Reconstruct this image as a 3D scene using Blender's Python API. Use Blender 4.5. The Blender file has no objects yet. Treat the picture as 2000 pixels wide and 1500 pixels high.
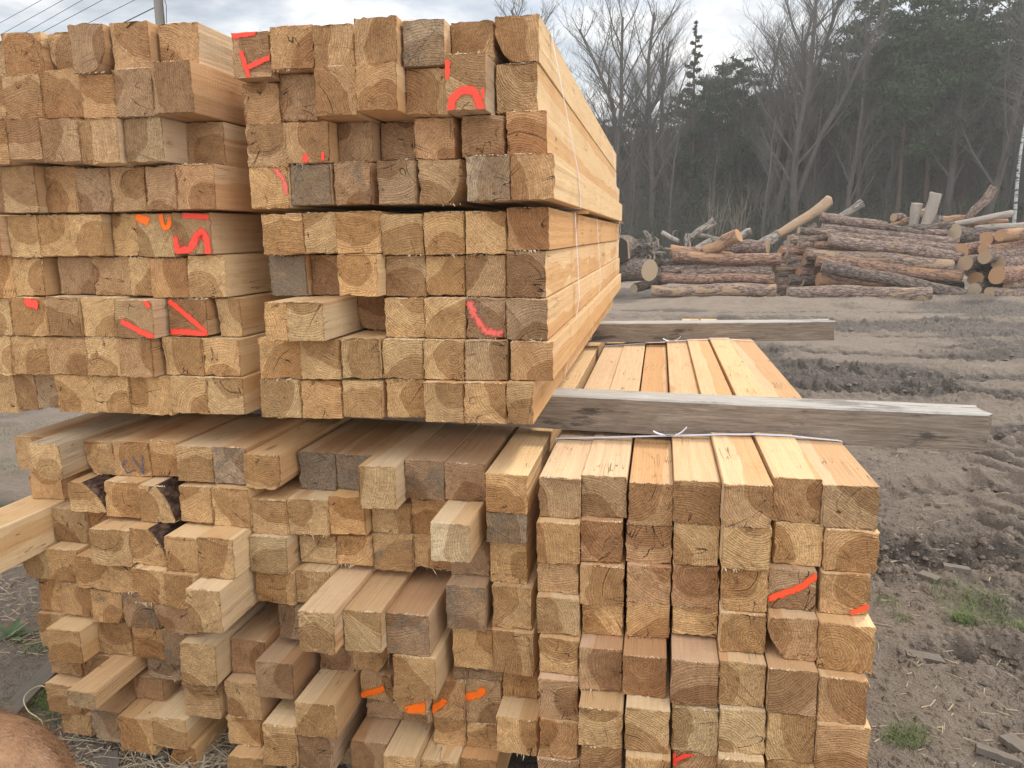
import bpy, math, random
import numpy as np
from mathutils import Vector, Matrix
R = math.radians
SC = bpy.context.scene
COL = SC.collection
random.seed(7)

# ------------------------------------------------------------ camera
F, H = 1500.0, 1.70                      # focal length in photo pixels, eye height
_A = Vector((290, 293, F)).normalized()  # where the timbers' direction meets the picture
_d = Vector((1, .01, 0))
_n = _A.cross(_d).normalized()
if _n.y < 0: _n = -_n
_X = _A.cross(_n)
if _X.x < 0: _X = -_X
def to_world(v): return Vector((_X.dot(v), _A.dot(v), _n.dot(v)))
def ray(x, y): return to_world(Vector((x - 1000., 750. - y, F)))
EYE = Vector((0, 0, H))
def on_y(x, y, Y):
    r = ray(x, y); return EYE + r * (Y / r.y)
def on_z(x, y, z):
    r = ray(x, y); return EYE + r * ((z - H) / r.z)
cam_d = bpy.data.cameras.new('camera'); cam = bpy.data.objects.new('camera', cam_d); COL.objects.link(cam)
cam_d.sensor_width = 36; cam_d.lens = 36 * F / 2000; cam_d.clip_start = .05; cam_d.clip_end = 2000
cr, cu, cf = to_world(Vector((1, 0, 0))), to_world(Vector((0, 1, 0))), to_world(Vector((0, 0, 1)))
mw = Matrix.Identity(4)
for i in range(3):
    mw[i][0] = cr[i]; mw[i][1] = cu[i]; mw[i][2] = -cf[i]
cam.matrix_world = mw; cam.location = EYE
SC.camera = cam

# ------------------------------------------------------------ world and sun
SUN_EL, SUN_AZ = R(48), R(38)            # azimuth from +Y towards +X
w = bpy.data.worlds.new('World'); SC.world = w; w.use_nodes = True
nt = w.node_tree; N = nt.nodes; L = nt.links; N.clear()
def nd(tree, typ, **kw):
    n = tree.nodes.new(typ)
    for k, v in kw.items(): setattr(n, k, v)
    return n
out = nd(nt, 'ShaderNodeOutputWorld'); bg = nd(nt, 'ShaderNodeBackground'); L.new(bg.outputs[0], out.inputs[0])
bg.inputs[1].default_value = .12
sky = nd(nt, 'ShaderNodeTexSky', sky_type='NISHITA', sun_disc=False, sun_elevation=SUN_EL, sun_rotation=SUN_AZ, air_density=1.2, dust_density=2.5)
tc = nd(nt, 'ShaderNodeTexCoord'); sep = nd(nt, 'ShaderNodeSeparateXYZ'); L.new(tc.outputs['Generated'], sep.inputs[0])
def wm(op, a, b=None, c=None, clamp=False):
    m = nd(nt, 'ShaderNodeMath', operation=op, use_clamp=clamp)
    for i, v in enumerate((a, b, c)):
        if v is None: continue
        if isinstance(v, (int, float)): m.inputs[i].default_value = v
        else: L.new(v, m.inputs[i])
    return m.outputs[0]
den = wm('ADD', wm('MAXIMUM', sep.outputs[2], .0), .12)
px_, py_ = wm('DIVIDE', sep.outputs[0], den), wm('DIVIDE', sep.outputs[1], den)
cmb = nd(nt, 'ShaderNodeCombineXYZ'); L.new(px_, cmb.inputs[0]); L.new(py_, cmb.inputs[1])
no1 = nd(nt, 'ShaderNodeTexNoise'); no1.inputs['Scale'].default_value = .95; no1.inputs['Detail'].default_value = 9; no1.inputs['Roughness'].default_value = .56; no1.inputs['Distortion'].default_value = .5
no2 = nd(nt, 'ShaderNodeTexNoise'); no2.inputs['Scale'].default_value = 2.6; no2.inputs['Detail'].default_value = 6; no2.inputs['Roughness'].default_value = .55
L.new(cmb.outputs[0], no1.inputs[0]); L.new(cmb.outputs[0], no2.inputs[0])
cover = nd(nt, 'ShaderNodeMapRange'); cover.inputs[1].default_value = .36; cover.inputs[2].default_value = .56; L.new(no1.outputs[0], cover.inputs[0])
ramp = nd(nt, 'ShaderNodeValToRGB'); L.new(no2.outputs[0], ramp.inputs[0])
ramp.color_ramp.elements[0].position = .34; ramp.color_ramp.elements[0].color = (4.3, 4.6, 5.1, 1)
ramp.color_ramp.elements[1].position = .62; ramp.color_ramp.elements[1].color = (10.2, 10.1, 10., 1)
mix = nd(nt, 'ShaderNodeMix', data_type='RGBA'); L.new(cover.outputs[0], mix.inputs[0]); L.new(sky.outputs[0], mix.inputs[6]); L.new(ramp.outputs[0], mix.inputs[7])
# sky brightened behind the viewer, dimmed ahead: added fill for the beam ends
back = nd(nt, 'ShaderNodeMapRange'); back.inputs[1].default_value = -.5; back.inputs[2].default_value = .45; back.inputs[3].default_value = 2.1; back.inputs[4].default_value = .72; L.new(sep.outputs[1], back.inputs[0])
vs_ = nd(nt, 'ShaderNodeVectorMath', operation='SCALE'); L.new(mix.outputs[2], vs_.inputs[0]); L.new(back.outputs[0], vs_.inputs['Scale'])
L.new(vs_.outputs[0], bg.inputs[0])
sd = bpy.data.lights.new('sun', 'SUN'); so = bpy.data.objects.new('sun', sd); COL.objects.link(so)
sd.energy = 2.1; sd.angle = R(9); sd.color = (1, .93, .82)
sv = Vector((math.sin(SUN_AZ) * math.cos(SUN_EL), math.cos(SUN_AZ) * math.cos(SUN_EL), math.sin(SUN_EL)))
so.rotation_euler = sv.to_track_quat('Z', 'Y').to_euler(); so.location = sv * 60
SC.view_settings.view_transform = 'Standard'; SC.view_settings.look = 'None'; SC.view_settings.gamma = 1
SC.view_settings.exposure = .54
SC.cycles.max_bounces = 8; SC.cycles.volume_bounces = 1; SC.cycles.transparent_max_bounces = 12

# ------------------------------------------------------------ helpers
def tag(o, label=None, cat=None, group=None, kind=None):
    if label: o['label'] = label
    if cat: o['category'] = cat
    if group: o['group'] = group
    if kind: o['kind'] = kind
    return o
def link(name, me, parent=None):
    o = bpy.data.objects.new(name, me); COL.objects.link(o)
    if parent: o.parent = parent
    return o
def mesh(name, verts, faces, mats, mi=None, smooth=False, parent=None):
    me = bpy.data.meshes.new(name)
    me.from_pydata([tuple(v) for v in verts], [], faces)
    for m in (mats if isinstance(mats, (list, tuple)) else [mats]): me.materials.append(m)
    if mi is not None: me.polygons.foreach_set('material_index', mi)
    if smooth is True: me.polygons.foreach_set('use_smooth', [True] * len(faces))
    elif smooth: me.polygons.foreach_set('use_smooth', smooth)
    me.update()
    return link(name, me, parent)
def np_mesh(name, V, Fq, mats, mi=None, smooth=True, parent=None):
    """V (n,3), Fq (m,k) all faces of k corners"""
    V = np.asarray(V, np.float32); Fq = np.asarray(Fq, np.int32)
    me = bpy.data.meshes.new(name); k = Fq.shape[1]
    me.vertices.add(len(V)); me.vertices.foreach_set('co', V.ravel())
    me.loops.add(Fq.size); me.loops.foreach_set('vertex_index', Fq.ravel())
    me.polygons.add(len(Fq)); me.polygons.foreach_set('loop_start', np.arange(0, Fq.size, k, dtype=np.int32))
    me.polygons.foreach_set('loop_total', np.full(len(Fq), k, np.int32))
    for m in (mats if isinstance(mats, (list, tuple)) else [mats]): me.materials.append(m)
    if mi is not None: me.polygons.foreach_set('material_index', np.asarray(mi, np.int32))
    me.polygons.foreach_set('use_smooth', np.full(len(Fq), smooth))
    me.update(calc_edges=True)
    return link(name, me, parent)
_rs = np.random.RandomState(3)
_lat = _rs.rand(256, 256)
def vnoise(x, y):
    xi = np.floor(x).astype(int); yi = np.floor(y).astype(int); fx = x - xi; fy = y - yi
    fx = fx * fx * (3 - 2 * fx); fy = fy * fy * (3 - 2 * fy)
    a = _lat[xi & 255, yi & 255]; b = _lat[(xi + 1) & 255, yi & 255]; c = _lat[xi & 255, (yi + 1) & 255]; d = _lat[(xi + 1) & 255, (yi + 1) & 255]
    return (a * (1 - fx) + b * fx) * (1 - fy) + (c * (1 - fx) + d * fx) * fy
def fbm(x, y, o=4, g=.5):
    s = 0; a = 1; t = 0
    for i in range(o):
        s = s + a * vnoise(x * 2 ** i + 17.3 * i, y * 2 ** i + 9.1 * i); t += a; a *= g
    return s / t
ORD = 'zeroth first second third fourth fifth sixth seventh eighth ninth tenth eleventh twelfth thirteenth fourteenth fifteenth sixteenth seventeenth eighteenth nineteenth twentieth'.split()
def ordw(i):
    if i <= 20: return ORD[i]
    if i > 100: return 'hundred-' + ordw(i - 100)
    if i == 100: return 'hundredth'
    tens = {2: 'twenty', 3: 'thirty', 4: 'forty', 5: 'fifty', 6: 'sixty', 7: 'seventy', 8: 'eighty', 9: 'ninety'}[i // 10]
    return tens + '-' + ORD[i % 10] if i % 10 else tens[:-1] + 'ieth'

# ------------------------------------------------------------ material kit
class MT:
    def __init__(s, name, rough=.8, spec=.3):
        s.m = bpy.data.materials.new(name); s.m.use_nodes = True; s.t = s.m.node_tree; s.t.nodes.clear()
        s.o = s.n('ShaderNodeOutputMaterial'); s.b = s.n('ShaderNodeBsdfPrincipled'); s.l(s.b.outputs[0], s.o.inputs[0])
        s.b.inputs['Roughness'].default_value = rough; s.b.inputs['Specular IOR Level'].default_value = spec
    def n(s, typ, **kw): return nd(s.t, typ, **kw)
    def l(s, a, b): s.t.links.new(a, b)
    def put(s, sock, v):
        if isinstance(v, (int, float)):
            if sock.type == 'RGBA': sock.default_value = (v, v, v, 1)
            elif sock.type == 'VECTOR': sock.default_value = (v, v, v)
            else: sock.default_value = v
        elif isinstance(v, (tuple, list)):
            sock.default_value = tuple(v) + ((1,) if sock.type == 'RGBA' and len(v) == 3 else ())
        else: s.l(v, sock)
    def math(s, op, a, b=0., c=0., clamp=False):
        m = s.n('ShaderNodeMath', operation=op, use_clamp=clamp); s.put(m.inputs[0], a); s.put(m.inputs[1], b); s.put(m.inputs[2], c); return m.outputs[0]
    def vm(s, op, a, b=(0, 0, 0)):
        m = s.n('ShaderNodeVectorMath', operation=op); s.put(m.inputs[0], a); s.put(m.inputs[1], b)
        return m.outputs['Value'] if op in ('LENGTH', 'DOT_PRODUCT') else m.outputs[0]
    def mix(s, f, a, b, mode='MIX'):
        m = s.n('ShaderNodeMix', data_type='RGBA', blend_type=mode); s.put(m.inputs[0], f); s.put(m.inputs[6], a); s.put(m.inputs[7], b); return m.outputs[2]
    def ss(s, v, lo, hi, a=0., b=1.):
        m = s.n('ShaderNodeMapRange', interpolation_type='SMOOTHSTEP'); s.put(m.inputs[0], v); s.put(m.inputs[1], lo); s.put(m.inputs[2], hi); s.put(m.inputs[3], a); s.put(m.inputs[4], b); return m.outputs[0]
    def noise(s, vec, scale, detail=3., rough=.5, dist=0., dim='3D', wv=None):
        m = s.n('ShaderNodeTexNoise', noise_dimensions=dim)
        s.put(m.inputs['Vector'], vec)
        if wv is not None: s.put(m.inputs['W'], wv)
        s.put(m.inputs['Scale'], scale); s.put(m.inputs['Detail'], detail); s.put(m.inputs['Roughness'], rough); s.put(m.inputs['Distortion'], dist); return m.outputs[0]
    def attr(s, name, kind='OBJECT'):
        return s.n('ShaderNodeAttribute', attribute_type=kind, attribute_name=name)
    def xyz(s, v):
        m = s.n('ShaderNodeSeparateXYZ'); s.put(m.inputs[0], v); return m.outputs
    def vec(s, x, y, z):
        m = s.n('ShaderNodeCombineXYZ'); s.put(m.inputs[0], x); s.put(m.inputs[1], y); s.put(m.inputs[2], z); return m.outputs[0]
    def obj(s): return s.n('ShaderNodeTexCoord').outputs['Object']
    def bump(s, h, dist, strength=1.):
        m = s.n('ShaderNodeBump'); s.put(m.inputs['Strength'], strength); s.put(m.inputs['Distance'], dist); s.put(m.inputs['Height'], h); s.l(m.outputs[0], s.b.inputs['Normal']); return m
    def col(s, c): s.put(s.b.inputs['Base Color'], c)

def wood_common(m):
    o = m.xyz(m.obj()); pith = m.xyz(m.attr('pith').outputs['Vector']); seed = m.attr('seed').outputs['Fac']
    sv = m.vec(seed, m.math('MULTIPLY', seed, 3.7), m.math('MULTIPLY', seed, 7.1))
    warp = m.noise(m.vm('ADD', m.vec(m.math('MULTIPLY', o[0], 9.), m.math('MULTIPLY', o[1], 1.4), m.math('MULTIPLY', o[2], 9.)), sv), 1., 3., .5)
    dx = m.math('SUBTRACT', o[0], pith[0]); dz = m.math('SUBTRACT', o[2], pith[2])
    r = m.math('SQRT', m.math('ADD', m.math('MULTIPLY', dx, dx), m.math('MULTIPLY', dz, dz)))
    r = m.math('ADD', r, m.math('MULTIPLY', m.math('SUBTRACT', warp, .5), .030))
    rw = m.noise(m.vec(m.math('ADD', m.math('MULTIPLY', r, 30.), seed), 0., 0.), 1., 2., .5)
    ph = m.math('ADD', m.math('MULTIPLY', r, 2 * math.pi / .0062), m.math('MULTIPLY', rw, 22.))
    ring = m.math('POWER', m.math('ADD', m.math('MULTIPLY', m.math('SINE', ph), .5), .5), 2.)
    heart = m.attr('heart').outputs['Fac']
    hn = m.noise(m.vm('ADD', m.vec(m.math('MULTIPLY', o[0], 12.), m.math('MULTIPLY', o[1], 2.), m.math('MULTIPLY', o[2], 12.)), sv), 1., 2., .5)
    hs = m.ss(m.math('ADD', r, m.math('MULTIPLY', m.math('SUBTRACT', hn, .5), .05)), m.math('SUBTRACT', heart, .0015), m.math('ADD', heart, .0015), 1., 0.)
    return o, seed, sv, dx, dz, r, ring, hs

def make_end():
    m = MT('wood_end_grain', .92, .12)
    o, seed, sv, dx, dz, r, ring, hs = wood_common(m)
    base = m.attr('endcol').outputs['Color']; grey = m.attr('grey').outputs['Fac']; ang = m.attr('ang').outputs['Fac']
    p3 = m.vm('ADD', m.vec(o[0], 0., o[2]), sv)
    blot = m.noise(p3, 14., 4., .6); fine = m.noise(p3, 230., 3., .65); mid = m.noise(p3, 55., 4., .6)
    # saw scratches
    ca, sa = m.math('COSINE', ang), m.math('SINE', ang)
    u = m.math('ADD', m.math('MULTIPLY', o[0], ca), m.math('MULTIPLY', o[2], sa)); v = m.math('SUBTRACT', m.math('MULTIPLY', o[2], ca), m.math('MULTIPLY', o[0], sa))
    saw = m.noise(m.vm('ADD', m.vec(m.math('MULTIPLY', u, 26.), m.math('MULTIPLY', v, 420.), 0.), sv), 1., 3., .6, .3)
    sawc = m.noise(m.vm('ADD', m.vec(m.math('MULTIPLY', u, 10.), m.math('MULTIPLY', v, 120.), 0.), sv), 1., 2., .6, .3)
    # radial checks
    th = m.math('ARCTAN2', dx, dz)
    cx, cz = m.math('SINE', th), m.math('COSINE', th)
    cn = m.noise(m.vm('ADD', m.vec(m.math('MULTIPLY', cx, 1.5), m.math('MULTIPLY', cz, 1.5), m.math('MULTIPLY', r, 3.)), m.vm('ADD', sv, m.vec(0., 0., m.math('MULTIPLY', mid, .09)))), 1., 2., .7)
    cw = m.math('DIVIDE', .0009, m.math('MAXIMUM', r, .006))
    ca1 = m.math('ABSOLUTE', m.math('SUBTRACT', m.math('FRACT', m.math('MULTIPLY', cn, 5.)), .5))
    crack = m.math('MULTIPLY', m.ss(ca1, 0., m.math('MULTIPLY', cw, 2.6), 1., 0.), m.ss(r, .018, .05))
    cm = m.ss(m.noise(m.vm('ADD', p3, (3., 8., 1.)), 17., 2., .5), .50, .64)
    # one ring shake
    shake = m.ss(m.math('ABSOLUTE', m.math('SUBTRACT', r, m.math('MULTIPLY', heart_in(m), .8))), 0., .0011, 1., 0.)
    shm = m.ss(m.noise(m.vm('ADD', p3, (9., 2., 5.)), 9., 1., .5), .60, .66)
    cr_ = m.math('MAXIMUM', m.math('MULTIPLY', crack, cm), m.math('MULTIPLY', shake, shm))
    c = m.mix(m.math('MULTIPLY', hs, .62), m.mix(1., base, (1.1, 1.1, 1.08), 'MULTIPLY'), m.mix(1., base, (.60, .48, .38), 'MULTIPLY'))
    c = m.mix(m.math('MULTIPLY', ring, .40), c, m.mix(1., c, (.58, .48, .40), 'MULTIPLY'))
    c = m.mix(m.ss(blot, .38, .68, 0., .5), c, m.mix(1., c, (.68, .62, .58), 'MULTIPLY'))
    c = m.mix(m.ss(mid, .48, .30, 0., .45), c, m.mix(1., c, (.62, .54, .48), 'MULTIPLY'))
    c = m.mix(m.ss(mid, .5, .75, 0., .5), c, m.mix(1., c, (1.35, 1.3, 1.2), 'MULTIPLY'))
    c = m.mix(m.ss(saw, .35, .7, 0., .5), c, m.mix(1., c, (.62, .58, .54), 'MULTIPLY'))
    gm = m.math('MULTIPLY', m.ss(m.noise(p3, 13., 6., .7), m.math('SUBTRACT', .74, m.math('MULTIPLY', grey, .38)), m.math('SUBTRACT', .98, m.math('MULTIPLY', grey, .40))), .88)
    c = m.mix(gm, c, m.mix(fine, (.085, .060, .040), (.29, .215, .145)))
    c = m.mix(m.ss(fine, .52, .72, 0., .75), c, m.mix(1., c, (1.6, 1.5, 1.4), 'MULTIPLY'))
    c = m.mix(m.ss(fine, .50, .29, 0., .75), c, m.mix(1., c, (.5, .46, .42), 'MULTIPLY'))
    c = m.mix(m.math('MULTIPLY', cr_, .88), c, (.025, .015, .009))
    m.col(c)
    h = m.math('ADD', m.math('MULTIPLY', fine, .5), m.math('ADD', m.math('MULTIPLY', saw, .45), m.math('MULTIPLY', sawc, .35)))
    h = m.math('ADD', h, m.math('ADD', m.math('MULTIPLY', mid, .6), m.math('MULTIPLY', ring, -.25)))
    h = m.math('SUBTRACT', h, m.math('MULTIPLY', cr_, 1.6))
    m.bump(h, .005, 1.)
    return m.m
def heart_in(m): return m.attr('heart').outputs['Fac']

def make_side():
    m = MT('wood_sawn_side', .85, .15)
    o, seed, sv, dx, dz, r, ring, hs = wood_common(m)
    base = m.attr('sidecol').outputs['Color']
    fib = m.noise(m.vm('ADD', m.vec(m.math('MULTIPLY', o[0], 160.), m.math('MULTIPLY', o[1], 5.), m.math('MULTIPLY', o[2], 160.)), sv), 1., 4., .6)
    big = m.noise(m.vm('ADD', m.vec(m.math('MULTIPLY', o[0], 8.), m.math('MULTIPLY', o[1], 1.6), m.math('MULTIPLY', o[2], 8.)), sv), 1., 3., .5)
    sawm = m.noise(m.vm('ADD', m.vec(m.math('MULTIPLY', o[0], 3.), m.math('MULTIPLY', o[1], 210.), m.math('MULTIPLY', o[2], 3.)), sv), 1., 2., .6, .2)
    fuzz = m.noise(m.vm('ADD', m.obj(), sv), 260., 2., .6)
    c = m.mix(m.math('MULTIPLY', hs, .7), base, m.mix(1., base, (.84, .68, .52), 'MULTIPLY'))
    c = m.mix(m.math('MULTIPLY', ring, .22), c, m.mix(1., c, (.80, .64, .48), 'MULTIPLY'))
    c = m.mix(m.ss(fib, .45, .7, 0., .3), c, m.mix(1., c, (.80, .70, .6), 'MULTIPLY'))
    c = m.mix(m.ss(big, .5, .75, 0., .35), c, m.mix(1., c, (.82, .76, .68), 'MULTIPLY'))
    c = m.mix(m.ss(sawm, .45, .8, 0., .2), c, m.mix(1., c, (.75, .68, .6), 'MULTIPLY'))
    c = m.mix(m.ss(fuzz, .55, .8, 0., .3), c, m.mix(1., c, (1.25, 1.22, 1.15), 'MULTIPLY'))
    # bands of different colour along the long side, as on the strapped stack
    sg_ = m.attr('seg').outputs['Fac']; yy = m.math('ADD', m.math('MULTIPLY', o[1], 1.45), seed); cell = m.n('ShaderNodeTexWhiteNoise', noise_dimensions='1D'); m.put(cell.inputs['W'], m.math('FLOOR', yy))
    c = m.mix(m.math('MULTIPLY', sg_, m.math('MULTIPLY', cell.outputs[0], .45)), c, m.mix(1., c, (.82, .66, .50), 'MULTIPLY'))
    c = m.mix(m.math('MULTIPLY', sg_, m.ss(m.math('FRACT', yy), .0, .012, .75, 0.)), c, (.12, .06, .03))
    mot = m.noise(m.vm('ADD', m.vec(m.math('MULTIPLY', o[0], 22.), m.math('MULTIPLY', o[1], 9.), m.math('MULTIPLY', o[2], 22.)), sv), 1., 5., .65)
    c = m.mix(m.ss(mot, .56, .72, 0., .35), c, m.mix(1., c, (.74, .62, .5), 'MULTIPLY'))
    # knots
    vo = m.n('ShaderNodeTexVoronoi', feature='F1', voronoi_dimensions='3D'); m.put(vo.inputs['Vector'], m.vm('ADD', m.vec(m.math('MULTIPLY', o[0], 7.), m.math('MULTIPLY', o[1], 1.7), m.math('MULTIPLY', o[2], 7.)), sv)); vo.inputs['Scale'].default_value = 1.
    kn = m.ss(vo.outputs['Distance'], .035, .085, 1., 0.)
    c = m.mix(m.math('MULTIPLY', kn, .6), c, (.16, .08, .04))
    # dark resin/fungus flecks and hairline splits along the grain
    spl = m.noise(m.vm('ADD', m.vec(m.math('MULTIPLY', o[0], 60.), m.math('MULTIPLY', o[1], 3.), m.math('MULTIPLY', o[2], 60.)), sv), 1., 1., .5)
    sl = m.math('MULTIPLY', m.ss(m.math('ABSOLUTE', m.math('SUBTRACT', spl, .5)), 0., .012, 1., 0.), m.ss(m.noise(m.vm('ADD', m.obj(), sv), 5., 2., .5), .56, .64))
    c = m.mix(m.math('MULTIPLY', sl, .6), c, (.10, .05, .025))
    grey = m.attr('sgrey').outputs['Fac']
    gm = m.math('MULTIPLY', grey, m.ss(m.noise(m.vm('ADD', m.vec(m.math('MULTIPLY', o[0], 10.), m.math('MULTIPLY', o[1], 4.), m.math('MULTIPLY', o[2], 10.)), sv), 1., 5., .65), .25, .75, .45, 1.))
    gcol = m.mix(m.ss(fib, .3, .7), m.mix(1., m.attr('gcol').outputs['Color'], (.28, .26, .24), 'MULTIPLY'), m.mix(1., m.attr('gcol').outputs['Color'], (1.25, 1.25, 1.25), 'MULTIPLY'))
    c = m.mix(gm, c, gcol)
    m.col(c)
    h = m.math('ADD', m.math('MULTIPLY', fib, .5), m.math('ADD', m.math('MULTIPLY', sawm, .55), m.math('MULTIPLY', fuzz, .4)))
    h = m.math('SUBTRACT', h, m.math('MULTIPLY', sl, 1.))
    m.bump(h, .004, .9)
    return m.m
M_END, M_SIDE = make_end(), make_side()

def make_bark(name, dark, light, flake, scale=1., stretch=.25, axis=1):
    m = MT(name, .92, .15)
    o = m.xyz(m.obj()); seed = m.attr('seed').outputs['Fac']
    s3 = [m.math('MULTIPLY', o[i], (stretch if i == axis else 1.) * scale) for i in range(3)]
    p = m.vm('ADD', m.vec(*s3), m.vec(seed, m.math('MULTIPLY', seed, 2.), 0.))
    a = m.noise(p, 22., 5., .62, .4); b = m.noise(p, 5.5, 4., .6, .5); c3 = m.noise(p, 70., 3., .6)
    vo = m.n('ShaderNodeTexVoronoi', feature='DISTANCE_TO_EDGE'); m.put(vo.inputs['Vector'], p); vo.inputs['Scale'].default_value = 15.
    fl = m.attr('flake').outputs['Fac']
    c = m.mix(m.ss(a, .35, .65), dark, light)
    c = m.mix(m.ss(vo.outputs[0], .0, .12, .55, 0.), c, tuple(x * .35 for x in dark))
    c = m.mix(m.math('MULTIPLY', m.ss(b, m.math('SUBTRACT', .74, m.math('MULTIPLY', fl, .3)), m.math('SUBTRACT', .78, m.math('MULTIPLY', fl, .3))), .9), c, m.mix(c3, flake, tuple(x * .62 for x in flake)))
    m.col(c); m.bump(m.math('ADD', m.math('MULTIPLY', a, 1.), m.math('ADD', m.math('MULTIPLY', vo.outputs[0], 1.5), m.math('MULTIPLY', c3, .3))), .02 / scale, .9)
    return m.m
M_BARKB = make_bark('beam_bark', (.035, .022, .016), (.13, .075, .05), (.22, .14, .09), 2.2, .5)
M_BARKL = make_bark('log_bark', (.045, .034, .029), (.21, .155, .125), (.55, .34, .19), 1.)

def paint_mat(name, col, dens=1.86):
    m = MT(name, .6, .3)
    e = m.attr('edge', 'GEOMETRY').outputs['Fac']; nz = m.noise(m.obj(), 260., 3., .7)
    big = m.noise(m.obj(), 40., 3., .6)
    nm = m.noise(m.obj(), 110., 3., .7)
    a = m.math('SUBTRACT', dens, m.math('ADD', m.math('MULTIPLY', m.math('POWER', e, 1.1), 1.65), m.math('ADD', m.math('MULTIPLY', nz, .55), m.math('MULTIPLY', nm, .9))))
    a = m.ss(m.math('ADD', a, m.math('MULTIPLY', m.math('SUBTRACT', big, .5), .9)), .05, .6)
    m.put(m.b.inputs['Alpha'], a); m.col(m.mix(nz, tuple(c * .85 for c in col), col)); m.bump(nz, .003, .6)
    return m.m
P_SPK, P_RED, P_ORG, P_ORR, P_BLU = paint_mat('faint_red_spray_paint', (.80, .14, .10), 1.38), paint_mat('red_spray_paint', (.95, .07, .035)), paint_mat('orange_spray_paint', (1., .17, .005)), paint_mat('orange_red_spray_paint', (.95, .09, .025)), paint_mat('blue_marker', (.06, .07, .16), 1.9)

# ------------------------------------------------------------ timber beams
# xl yt xr yb : front face in the photograph;  Y : how far off that face stands;  tone;  flags
UL = """
-75 80 12 150 2.19 B
8 63 81 146 2.18 B
98 62 170 140 2.21 B wbl3
137 47 205 142 2.12 D wbr5
218 42 291 137 2.14 B
311 44 388 130 2.17 B sg
/
-62 153 12 236 2.17 B
8 146 82 232 2.16 B
82 143 160 231 2.16 B
160 145 226 232 2.14 B
223 138 299 228 2.11 D
297 127 375 222 2.09 D
/
-60 240 15 322 2.13 B
13 231 81 313 2.11 R
80 230 154 316 2.10 R
158 235 230 320 2.10 B
244 231 318 317 2.12 B
366 243 438 325 2.24 B
/
-62 338 8 416 2.18 D
6 336 70 416 2.17 B
91 340 152 414 2.21 B
148 333 217 412 2.18 D wbr2
217 330 285 409 2.18 B
285 322 345 405 2.16 D
345 320 418 403 2.15 R
/
-72 425 0 500 2.17 R
18 424 78 503 2.20 T
78 423 140 501 2.20 T
138 424 200 500 2.19 T
221 422 270 500 2.23 T
267 417 340 502 2.21 T
339 417 411 497 2.20 B
/
-48 508 27 585 2.22 T
27 505 84 578 2.22 T
116 503 184 575 2.25 D
183 503 256 577 2.24 B
254 503 298 578 2.23 T
295 504 368 583 2.22 B
368 503 440 582 2.22 T
/
-45 585 24 655 2.19 T
23 582 93 656 2.18 T
91 583 155 657 2.17 B m
163 585 228 658 2.17 T
225 585 298 661 2.15 B m
329 584 405 656 2.21 D
425 584 471 658 2.24 T
/
-45 662 25 732 2.19 T
24 658 95 732 2.19 T
93 658 171 733 2.18 B
169 660 234 734 2.17 T
233 661 297 737 2.16 B
320 660 396 733 2.20 T
396 662 468 735 2.20 T
/
-40 736 30 806 2.23 T
32 737 72 800 2.23 B
72 738 114 797 2.23 D
111 737 186 806 2.20 T
184 735 255 806 2.19 T
255 737 334 810 2.19 T
332 737 405 808 2.18 T
405 737 475 810 2.18 T
"""
UR = """
454 62 529 152 2.17 D
528 49 612 137 2.16 B
612 47 691 132 2.14 B
693 33 775 126 2.11 B
786 37 867 130 2.14 G
882 41 964 122 2.21 B
966 29 1052 122 2.20 B wbl5
/
476 161 545 244 2.23 B
545 142 619 236 2.21 D
615 138 697 228 2.11 B
696 126 775 216 2.08 B
791 132 876 226 2.15 B
870 114 948 217 2.09 B sg
969 125 1050 220 2.20 B
/
482 245 560 326 2.19 B
557 236 643 319 2.17 B
660 238 729 317 2.23 D
744 238 811 313 2.28 D
810 229 888 312 2.19 R
901 223 983 306 2.16 D
989 217 1068 303 2.16 R
/
489 327 563 407 2.17 T
567 320 646 401 2.18 G
653 317 724 399 2.19 D m
737 313 811 399 2.17 D
818 312 900 399 2.17 B wbr4
911 307 996 393 2.10 G
997 303 1083 390 2.10 B
/
513 418 593 498 2.19 T
593 415 660 495 2.19 T
656 413 742 495 2.17 T
744 418 824 498 2.18 T
828 414 906 497 2.19 T
909 413 990 496 2.19 T
990 406 1072 489 2.17 R
/
526 500 599 578 2.24 G m
609 502 670 578 2.27 D
660 500 738 579 2.14 T
753 500 832 580 2.21 B
831 498 908 577 2.21 T
909 498 988 581 2.20 B
988 494 1066 581 2.17 D
/
517 590 562 667 2.04 T
562 588 640 667 2.04 T
690 579 753 646 2.30 D wbl4
751 582 829 659 2.18 T
829 585 909 662 2.16 T
910 582 988 661 2.16 D m
989 584 1070 665 2.14 D
/
507 665 588 740 2.13 T m
587 666 664 741 2.12 T
668 660 741 740 2.12 T
748 663 827 740 2.14 T
828 663 907 742 2.14 T
908 665 990 743 2.13 B m
997 666 1080 743 2.13 B
/
509 744 586 816 2.13 T m
590 744 667 817 2.13 O m
670 743 745 816 2.13 T
755 743 829 816 2.14 T
828 748 906 825 2.11 O
906 749 988 827 2.10 O
989 750 1041 829 2.10 O
"""
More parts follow.
